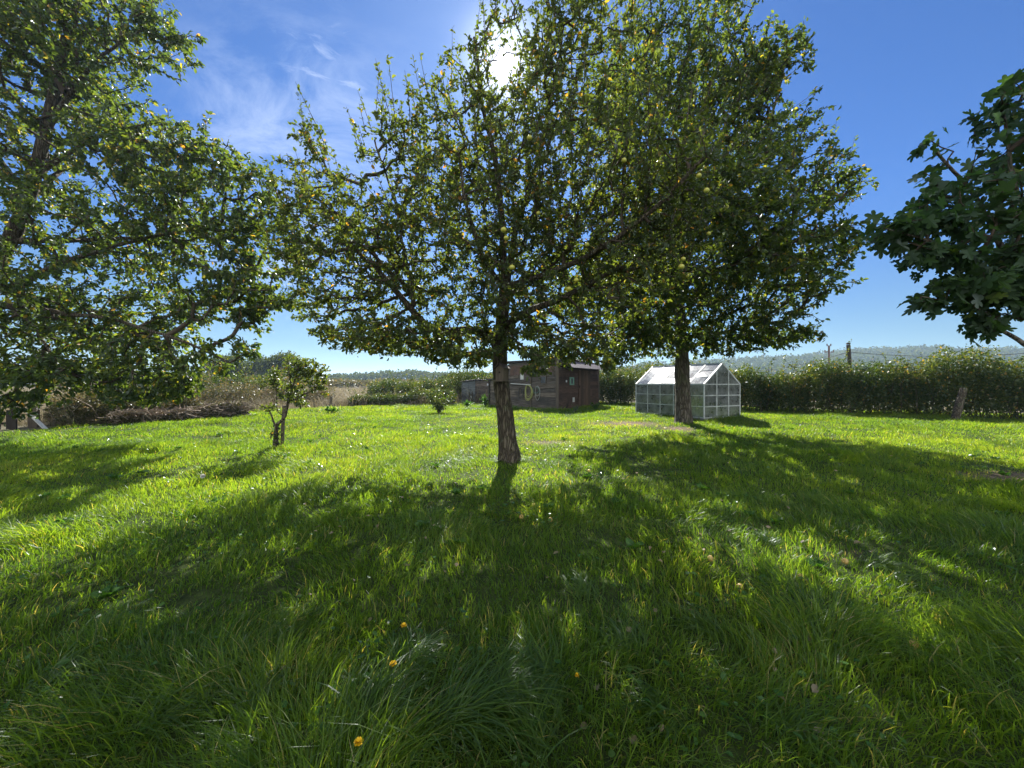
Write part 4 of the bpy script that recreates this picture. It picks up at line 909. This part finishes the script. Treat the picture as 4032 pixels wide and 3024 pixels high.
# picket fence and plank at far left
pf = G(0, 1690); pf = np.array([-13.45, 10.35, float(gz(-13.45, 10.35))])
fence = thing('picket_fence', 'dark picket fence at the far left edge under the hanging boughs', 'fence', pf, R(38))
for k in range(9): MB().box((-1.3+k*.15, -.012, .02), (-1.235+k*.15, .012, .58+.05*math.sin(k*2.1))).build('picket', M['post_dark'], fence)
for z in (.15, .42): MB().box((-1.35, .013, z), (.0, .04, z+.06)).build('rail', M['post_dark'], fence)
MB().box((-.03, -.05, 0), (.08, .06, .72)).build('post', M['post_dark'], fence)
gp_ = G(88, 1688); gp_[1] += .25
o_ = thing('concrete_post', 'short grey slab post beside the picket fence end', 'post', gp_, .3); MB().box((-.1, -.05, -.05), (.1, .05, .62), .006).build('slab', M['post'], o_)
q0 = G(186, 1690); q1 = P(98, 1612, q0[1]+.35)
mb = MB().bar(q0*0+(0, 0, -.03), q1-q0, .08, .03); tag(mb.build('plank', M['pipe'], None, q0), 'pale plank leaning against the slab post at the left', 'plank')
# brush pile: ONE heap of cuttings
pc = G(770, 1655); pile = thing('brush_pile', 'long low pile of cut branches and dead stalks at the edge of the lawn', 'brush pile', pc)
pa = G(430, 1668)-pc; pb_ = G(960, 1640)-pc; pa[2] = pb_[2] = 0; n_ = 900; V_, F_, off = [], [], 0
s_ = rng.random(n_); cc = pa+(pb_-pa)*s_[:, None]; hh = .22+.16*(s_ > .68)+.12*np.abs(np.sin(s_*9))
for k in range(n_):
    o0 = cc[k]+np.array([rng.normal(0, .15), rng.normal(0, .22), hh[k]*rng.random()**.7]); L = rng.uniform(.15, .6)*(1 if rng.random() < .95 else 1.8); dr = nz(np.array([rng.normal(), rng.normal()*.7, rng.normal()*.28]))
    V, Fq = tube([o0-dr*L/2, o0+rng.normal(0, .03, 3), o0+dr*L/2], [.016, .013, .007], 4); V_.append(V); F_.append(Fq+off); off += len(V)
link('cuttings', mesh('cuttings', np.concatenate(V_), np.concatenate(F_), M['dead']), pile)
n_ = 9000; s_ = rng.random(n_); hh = .2+.22*(s_ > .68)+.1*np.abs(np.sin(s_*9)); th = rng.random(n_)*math.pi
lp = pa+(pb_-pa)*s_[:, None]+np.stack([0*s_, np.cos(th)*.42*rng.random(n_)**.3, np.sin(th)*hh*rng.random(n_)**.25], -1)
leafmesh('dead_leaves', lp, rng.normal(0, 1, (n_, 3)), .075*rng.uniform(.5, 1.2, n_), 'bramble_leaf', pile, 'sm', r=np.where(s_ > .72, rng.beta(2, 4, n_), rng.beta(2, 2, n_)))
mb = MB(); t_ = np.linspace(0, 1, 24); V = []
for a in t_:
    c_ = pa+(pb_-pa)*a; h_ = .16+.09*math.sin(a*7)**2
    for b_ in np.linspace(0, math.pi, 8): V.append(c_+np.array([0, math.cos(b_)*.36, math.sin(b_)*h_-.02]))
mb.add(V, [(i*8+j, i*8+j+1, (i+1)*8+j+1, (i+1)*8+j) for i in range(23) for j in range(7)]); mb.build('soil', M['soil'], pile)
# ------------------------------------------------------------------ distant trees
def far_tree(label, px, top_py, d, wpx, kind='round', n=2600, cat='tree', trunks=1, low=.25, name='tree', leaf=None, dens=2.6, group='trees beyond the field'):
    b = P(px, 1512, d); b[2] = float(gz(b[0], b[1])); H = ZC+(1512-top_py)/F*d-b[2]; W = wpx/F*d/2
    root = thing(name, label, cat, b, 0, group); LP, LN = [], []; V_, F_, off = [], [], 0
    n = int(n*dens); nb_ = 11 if kind == 'round' else 6
    cents = []
    for k in range(nb_):
        if kind == 'round': c = np.array([rng.uniform(-.6, .6)*W, rng.uniform(-.6, .6)*W, H*(low+.2+rng.uniform(0, .5))]); r_ = np.array([W*.5, W*.5, H*.2])*rng.uniform(.75, 1.2)
        else: c = np.array([rng.uniform(-.25, .25)*W, rng.uniform(-.3, .3)*W, H*(low+.1+(1-low-.2)*k/nb_)]); r_ = np.array([W*.8*(1-.6*k/nb_), W*.8*(1-.6*k/nb_), H*.16])
        c[2] = min(c[2], H-r_[2]); cents.append(c)
        m_ = n//nb_; v = nz(rng.normal(size=(m_, 3))); LP.append(c+v*r_*(rng.random((m_, 1))**.35)*(1+.25*rng.normal(size=(m_, 1))*.6)); LN.append(v)
    for k in range(trunks):
        x0 = rng.normal(0, W*.35) if trunks > 1 else 0; yy = rng.normal(0, W*.2) if trunks > 1 else 0
        V, Fq = tube(smooth_path([(x0, yy, -.1), (x0+rng.normal(0, .1*W), yy, H*.4), (x0+rng.normal(0, .15*W), yy, H*.85)], H/8), np.linspace(H*.022, H*.005, len(smooth_path([(x0, yy, -.1), (x0, yy, H*.4), (x0, yy, H*.85)], H/8)))[:1], 6) if False else tube([(x0, yy, -.1), (x0+rng.normal(0, .08*W), yy, H*.4), (x0+rng.normal(0, .12*W), yy, H*.85)], [H*.02, H*.014, H*.004], 6)
        V_.append(V); F_.append(Fq+off); off += len(V)
    for c in cents:
        V, Fq = tube([(0, 0, H*.3), c*np.array([.5, .5, .75])+rng.normal(0, .1, 3), c], [H*.01, H*.007, H*.003], 4); V_.append(V); F_.append(Fq+off); off += len(V)
    link('trunk', mesh('trunk', np.concatenate(V_), np.concatenate(F_), M['bark'], None, True), root)
    LP = np.concatenate(LP); LN = np.concatenate(LN); lf = leaf or max(.18, d*.0050)
    LP[:, 2] = np.abs(LP[:, 2])
    leafmesh('crown', LP, rng.normal(0, 1, LP.shape)+LN*.3, lf*rng.uniform(.5, 1.3, len(LP)), 'far_leaf', root, 'sm', 1., 1.5)
FT = [('spreading tree with bare lower limbs showing through the left tree', 300, 1440, 48, 260, 'round', 2600, 2, .3),
 ('bushy olive green tree just right of the hanging bough tips', 720, 1462, 55, 230, 'round', 3200, 1, .05),
 ('tall thin-crowned tree with sky showing between its stems', 880, 1395, 62, 170, 'tall', 2600, 3, .25),
 ('tall leafy tree behind the left side of the young fruit tree', 990, 1398, 64, 190, 'round', 4200, 2, .2),
 ('highest rounded tree right behind the young fruit tree', 1110, 1385, 66, 170, 'round', 4200, 2, .12),
 ('dark low tree filling the gap below the two tallest field trees', 1040, 1470, 60, 200, 'round', 3200, 2, .0),
 ('golden small tree standing in front of the tall field trees', 855, 1490, 45, 60, 'tall', 900, 1, .05),
 ('russet bush in the dry field left of the young fruit tree', 895, 1520, 42, 60, 'round', 700, 1, .0),
 ('pale hazy tree peeping behind the left tree foliage', 470, 1450, 75, 170, 'round', 2600, 1, .1),
 ('broad dome-shaped bluish tree left of the far skyline gap', 1328, 1488, 135, 95, 'round', 3000, 1, .0),
 ('narrow dark conical evergreen in the far field', 1385, 1515, 95, 26, 'tall', 900, 1, .0),
 ('bluish tree with a pointed top on the far skyline', 1405, 1484, 170, 40, 'round', 1400, 1, .0),
 ('low rounded bush-like tree at the foot of the far skyline', 1430, 1512, 110, 60, 'round', 1400, 1, .0),
 ('flat-topped bluish tree in the middle of the far skyline', 1500, 1494, 180, 56, 'round', 1500, 1, .0),
 ('twin-topped hazy tree on the far skyline', 1555, 1491, 190, 50, 'round', 1500, 1, .0),
 ('small hazy tree between the taller skyline trees', 1597, 1496, 190, 40, 'round', 1300, 1, .0),
 ('tallest hazy tree on the far skyline', 1640, 1480, 175, 46, 'round', 1600, 1, .0),
 ('wide low hazy tree right of the tallest skyline tree', 1682, 1494, 160, 70, 'round', 1800, 1, .0),
 ('olive tree above the hedge left of the small shed', 1762, 1468, 48, 90, 'round', 2600, 1, .1),
 ('wispy young trees behind the hedge near the shed', 1860, 1460, 40, 110, 'round', 2600, 1, .1),
 ('grey green tree top rising behind the big shed roof', 2120, 1400, 60, 150, 'round', 2600, 1, .2),
 ('tree top behind the right end of the big shed roof', 2250, 1385, 70, 110, 'round', 2200, 1, .2)]
for (lb_, px, ty, d, wpx, kd, n_, tk, lw) in FT: far_tree(lb_, px, ty, d, wpx, kd, n_, 'tree', tk, lw)
far_tree('conical evergreen behind the hedge left of the small shed', 1745, 1478, 46, 40, 'tall', 700, 'tree', 1, .0)
# far hill with woods, on the right and behind
def hz(x, y):
    r_ = np.exp(-((y-430)/150)**2)
    return r_*(24*np.exp(-((x-400)/210)**2)+4*np.exp(-((x-120)/120)**2)+9*np.exp(-((x-560)/180)**2)+5*fbm(x*.012, y*.012, 4)+3)*np.clip((x+60)/120, 0, 1)-.5
gx = np.linspace(-60, 1100, 70); gy = np.linspace(200, 760, 40); X, Y = np.meshgrid(gx, gy); Z = hz(X, Y); nx, ny = len(gx), len(gy)
i = np.arange(ny-1)[:, None]*nx+np.arange(nx-1)[None]
tag(link('hill', mesh('hill', np.stack([X, Y, Z], -1).reshape(-1, 3), np.stack([i, i+1, i+nx+1, i+nx], -1).reshape(-1, 4), M['far_leaf'], np.full(X.size, .2), True)), None, None, None, 'structure')
n_ = 70000; x = rng.uniform(-40, 900, n_); y = rng.uniform(260, 470, n_); cell = vnoise(x*.09, y*.09, 3)
z = hz(x, y)+(2+9*cell)*rng.random(n_)**.4; ok = (z > 1) & (rng.random(n_) < .35+cell)
pp = np.stack([x, y, z], -1)[ok]
w_ = leafmesh('distant_wood', pp, rng.normal(0, 1, pp.shape), rng.uniform(1.2, 3.0, len(pp)), 'far_leaf', None, 'sm', 1., 1.5); tag(w_, 'far-off wooded hillside on the horizon', None, None, 'stuff')
# low far hedgerow scrub beyond the field
n_ = 26000; x = rng.uniform(-190, 40, n_); y = 200+rng.normal(0, 5, n_)+x*.1; hh = 4+5*fbm(x*.08, x*0, 6); z = hh*rng.random(n_)**.6
pp = np.stack([x, y, z+.3], -1); w_ = leafmesh('far_hedgerow', pp, rng.normal(0, 1, pp.shape), rng.uniform(.6, 1.5, n_), 'far_leaf', None, 'sm', 1., 1.5); tag(w_, 'hazy belt of trees closing the field at the horizon', None, None, 'stuff')
n_ = 16000; x = rng.uniform(-75, -8, n_); y = 70+rng.normal(0, 1.5, n_)+x*.12; hh = 1.2+1.2*fbm(x*.2, x*0, 16); z = hh*rng.random(n_)**.6
pp = np.stack([x, y, z+.3], -1); w_ = leafmesh('far_scrub', pp, rng.normal(0, 1, pp.shape), rng.uniform(.25, .5, n_), 'bramble_leaf', None, 'sm', 1., 1.5); tag(w_, 'greyish scrub belt across the dry field', None, None, 'stuff')

# ------------------------------------------------------------------ grass and weeds
blades('grass', [(.55, 2.4, 4300, .045, .14, .0055, 3), (2.4, 5, 3200, .03, .115, .0068, 3), (5, 9, 2000, .03, .105, .0085, 2), (9, 15, 900, .035, .10, .013, 2), (15, 25, 420, .05, .12, .022, 2)], 'bright green lawn grass')
def fieldmask(x, y): return (~inside(x, y)) & (x < 3) & (y > 10)
blades('dry_field_grass', [(11, 18, 300, .2, .5, .012, 2), (18, 32, 160, .25, .55, .025, 2), (32, 75, 40, .3, .6, .07, 2)], 'tall dry buff grass of the field beyond the lawn', 'dry_grass', fieldmask)
# long arching blades of the tussocks near the camera
def tussocks(spots):
    V_, F_, A_ = [], [], []; off = 0
    for (cx, cy_, n, L, az0, spread, rr) in spots:
        z0 = float(gz(cx, cy_)); az = az0+rng.normal(0, spread, n); ln = L*rng.uniform(.55, 1.15, n); st = rng.normal(0, rr, (n, 2)); wd = rng.uniform(.0035, .007, n)
        ts = np.linspace(0, 1, 7); e0 = rng.uniform(.9, 1.45, n); e1 = rng.uniform(1.2, 2.3, n)
        p = np.zeros((n, 7, 3)); p[:, 0] = np.stack([cx+st[:, 0], cy_+st[:, 1], z0+0*ln], -1)
        for k in range(1, 7):
            a = e0-e1*ts[k]; p[:, k] = p[:, k-1]+(ln/6)[:, None]*np.stack([np.cos(az)*np.cos(a), np.sin(az)*np.cos(a), np.sin(a)], -1)
        p[:, :, 2] = np.maximum(p[:, :, 2], z0+.01)
        s_ = np.stack([-np.sin(az), np.cos(az), 0*az], -1)+rng.normal(0, .25, (n, 3)); w_ = np.array([.7, 1, 1, .9, .7, .4, .03])
        q = np.stack([p-s_[:, None]*(wd[:, None]*w_)[..., None]/2, p+s_[:, None]*(wd[:, None]*w_)[..., None]/2], 2).reshape(-1, 3)
        idx = (np.arange(n)*14)[:, None]+off
        F_.append(np.concatenate([idx+np.array([(2*k, 2*k+1, 2*k+3, 2*k+2)]) for k in range(6)], 0)); V_.append(q); off += len(q); A_.append(np.repeat(np.clip(rng.normal(.3, .15, n), 0, .9), 14))
    return tag(link('grass_tussocks', mesh('grass_tussocks', np.concatenate(V_), np.concatenate(F_), M['grass'], np.concatenate(A_))), 'long arching tussock grass in the foreground', None, None, 'stuff')
sp_ = []
for (px, py, n, L, az) in ((1750, 2900, 260, .42, .3), (1950, 2780, 220, .36, .2), (1450, 2860, 200, .34, 1.2), (2150, 2700, 200, .34, 2.6), (2100, 2920, 180, .34, 2.2), (1600, 2640, 170, .28, 1.0), (1000, 2800, 120, .25, 1.9), (600, 2880, 120, .25, .6),
        (2480, 2560, 160, .26, 2.3), (2650, 2850, 150, .25, 3.0), (3100, 2900, 120, .2, .5), (3450, 2230, 160, .24, -.6), (3560, 2300, 120, .24, -.3), (3020, 2140, 120, .24, 1.4), (400, 2500, 120, .24, 1.2), (1150, 2480, 140, .22, 1.4), (880, 2620, 100, .22, .4), (2300, 2350, 120, .22, 1.8), (2800, 2500, 120, .24, 2.4), (200, 2700, 120, .24, 1.0)):
    g0 = G(px, py); sp_.append((g0[0], g0[1], n, L, az, .75, .05))
for (tx, ty, tr_) in ((cb[0], cb[1], .21), (rb[0], rb[1], .36), (yb[0], yb[1], .1)):
    for k in range(10): a_ = k*.628+rng.random()*.4; sp_.append((tx+math.cos(a_)*tr_, ty+math.sin(a_)*tr_, 34, rng.uniform(.13, .22), a_+rng.normal(0, .5), .6, .03))
tussocks([q_ for q_ in sp_])
# clover and broad weed leaves through the lawn
def weeds():
    pos, d, sz = [], [], []
    for k in range(260):
        y = rng.uniform(1.2, 12)**1.0; x = rng.uniform(-1.35, 1.35)*y
        if not inside(np.array([x]), np.array([y]))[0]: continue
        m_ = rng.integers(5, 26); s_ = .16; q = np.stack([x+rng.normal(0, s_, m_), y+rng.normal(0, s_, m_)], -1); z = gz(q[:, 0], q[:, 1])+rng.uniform(.03, .09, m_)
        pos.append(np.column_stack([q, z])); az = rng.random(m_)*6.28; d.append(np.stack([np.cos(az), np.sin(az), rng.normal(.0, .2, m_)], -1)); sz.append(rng.uniform(.02, .045, m_)*(1+y*.04))
    for k in range(55):          # rosettes of long leaves
        y = rng.uniform(2.6, 11); x = rng.uniform(-1.3, 1.3)*y; m_ = 9; az = np.arange(m_)*.7+rng.random(); z = float(gz(x, y))+.02
        pos.append(np.tile([x, y, z], (m_, 1))); d.append(np.stack([np.cos(az), np.sin(az), rng.uniform(.3, 1.0, m_)], -1)); sz.append(rng.uniform(.06, .11, m_))
    pos = np.concatenate(pos); d = np.concatenate(d); sz = np.concatenate(sz)
    o_ = leafmesh('lawn_weeds', pos, d, sz, 'weed', None, 'ov', .3, 1.2); tag(o_, 'clover and broad-leaved weeds scattered in the lawn', None, None, 'stuff')
weeds()
# fallen leaves
n_ = 220; y = rng.uniform(1.4, 11, n_); x = rng.uniform(-.6, 1.2, n_)*y
pp = np.stack([x, y, gz(x, y)+rng.uniform(.03, .08, n_)], -1); az = rng.random(n_)*6.28
o_ = leafmesh('fallen_leaves', pp, np.stack([np.cos(az), np.sin(az), rng.normal(0, .25, n_)], -1), rng.uniform(.03, .055, n_), 'bramble_leaf', None, 'ov', .4, 1.2, rng.uniform(.5, 1, n_)); tag(o_, 'dry brown leaves fallen on the grass', None, None, 'stuff')
# dandelions
def dandelion(px, py, label, h=.10, rad=.018, tilt=.3):
    g0 = G(px, py); k = h/(ZC-g0[2]); g0 = g0*(1-k)+np.array([0, 0, ZC])*k if False else G(px, py+ h/ max(ZC-g0[2], .1)*(py-1512))
    t_ = thing('dandelion', label, 'flower', g0)
    MB().tube([(0, 0, 0), (.004, 0, h*.6), (0, 0, h)], .0022, 6).build('stem', M['stalk'], t_)
    n = 90; az = rng.random(n)*6.283; lay = rng.random(n); mb = MB()
    for a, l_ in zip(az, lay):
        ca, sa = math.cos(a), math.sin(a); L = rad*(.55+.5*l_); e = .012*(1-l_)+.004; w_ = .0022
        mb.add([(ca*.001-sa*w_, sa*.001+ca*w_, h+.002), (ca*.001+sa*w_, sa*.001-ca*w_, h+.002), (ca*L+sa*w_, sa*L-ca*w_, h+e), (ca*L-sa*w_, sa*L+ca*w_, h+e)], [(0, 1, 2, 3)])
    mb.build('flower_head', M['petal'], t_)
dandelion(1590, 2470, 'yellow dandelion flower, highest of the foreground ones')
dandelion(1548, 2622, 'yellow dandelion flower beside a dry brown leaf')
dandelion(1412, 2932, 'yellow dandelion flower closest to the bottom edge')
dandelion(2272, 2668, 'small half-closed yellow dandelion right of centre', .08, .010)
g0 = G(798, 1915); t_ = thing('dandelion_clock', 'white round dandelion seed head standing alone on the sunlit lawn', 'flower', g0)
MB().tube([(0, 0, 0), (.005, 0, .12)], .0025, 6).build('stem', M['stalk'], t_)
mb = MB(); v = nz(rng.normal(size=(260, 3)))
for a in v: 
    s_ = nz(np.cross(a, (0.1, .3, .9)))*.006; mb.add([(0, 0, .14)+a*.004, (0, 0, .14)+a*.028+s_, (0, 0, .14)+a*.03-s_, (0, 0, .14)+a*.026+np.cross(a, s_)], [(0, 1, 2), (0, 2, 3)])
mb.build('seed_head', M['seedfluff'], t_)
# windfall apples
fm = applemesh(.025, M['fallen_skin'])
for (px, py, lb_) in ((2053, 2048, 'greenish windfall apple just below the centre trunk shadow'), (2166, 2060, 'yellow windfall apple in the shade right of the trunk shadow'), (2319, 1863, 'windfall apple in the sunlit grass beyond, right of the trunk'),
        (2797, 2216, 'yellow windfall apple below the bright sunlit tuft'), (3328, 2227, 'bright windfall apple in the sun beside the pale tussock'), (3153, 2290, 'orange yellow windfall apple in the worn patch'), (2914, 2331, 'pale greenish windfall apple in the deep shade'),
        (3594, 2563, 'brownish windfall apple low on the right'), (3708, 2458, 'windfall apple in the lower right sun patch'), (2100, 2000, 'pale windfall apple in the small sunlit spot below the trunk')):
    g0 = G(px, py); g0[2] += .035; o_ = tag(link('windfall_apple', fm, None, g0), lb_, 'apple', 'windfall apples on the lawn'); o_.rotation_euler = (rng.uniform(0, 3), rng.uniform(0, 3), 0)
# haze in the air
HAZE = .00045
mb = MB().box((-1700, -500, -3), (1700, 2400, 60)); hz_ = tag(mb.build('haze', None), None, None, None, 'stuff')
m, t, o = newmat('haze'); pv = N(t, 'ShaderNodeVolumePrincipled'); pv.inputs['Color'].default_value = (.52, .70, .96, 1); pv.inputs['Density'].default_value = HAZE; pv.inputs['Anisotropy'].default_value = .35
t.links.new(pv.outputs[0], o.inputs['Volume']); hz_.data.materials.append(m)
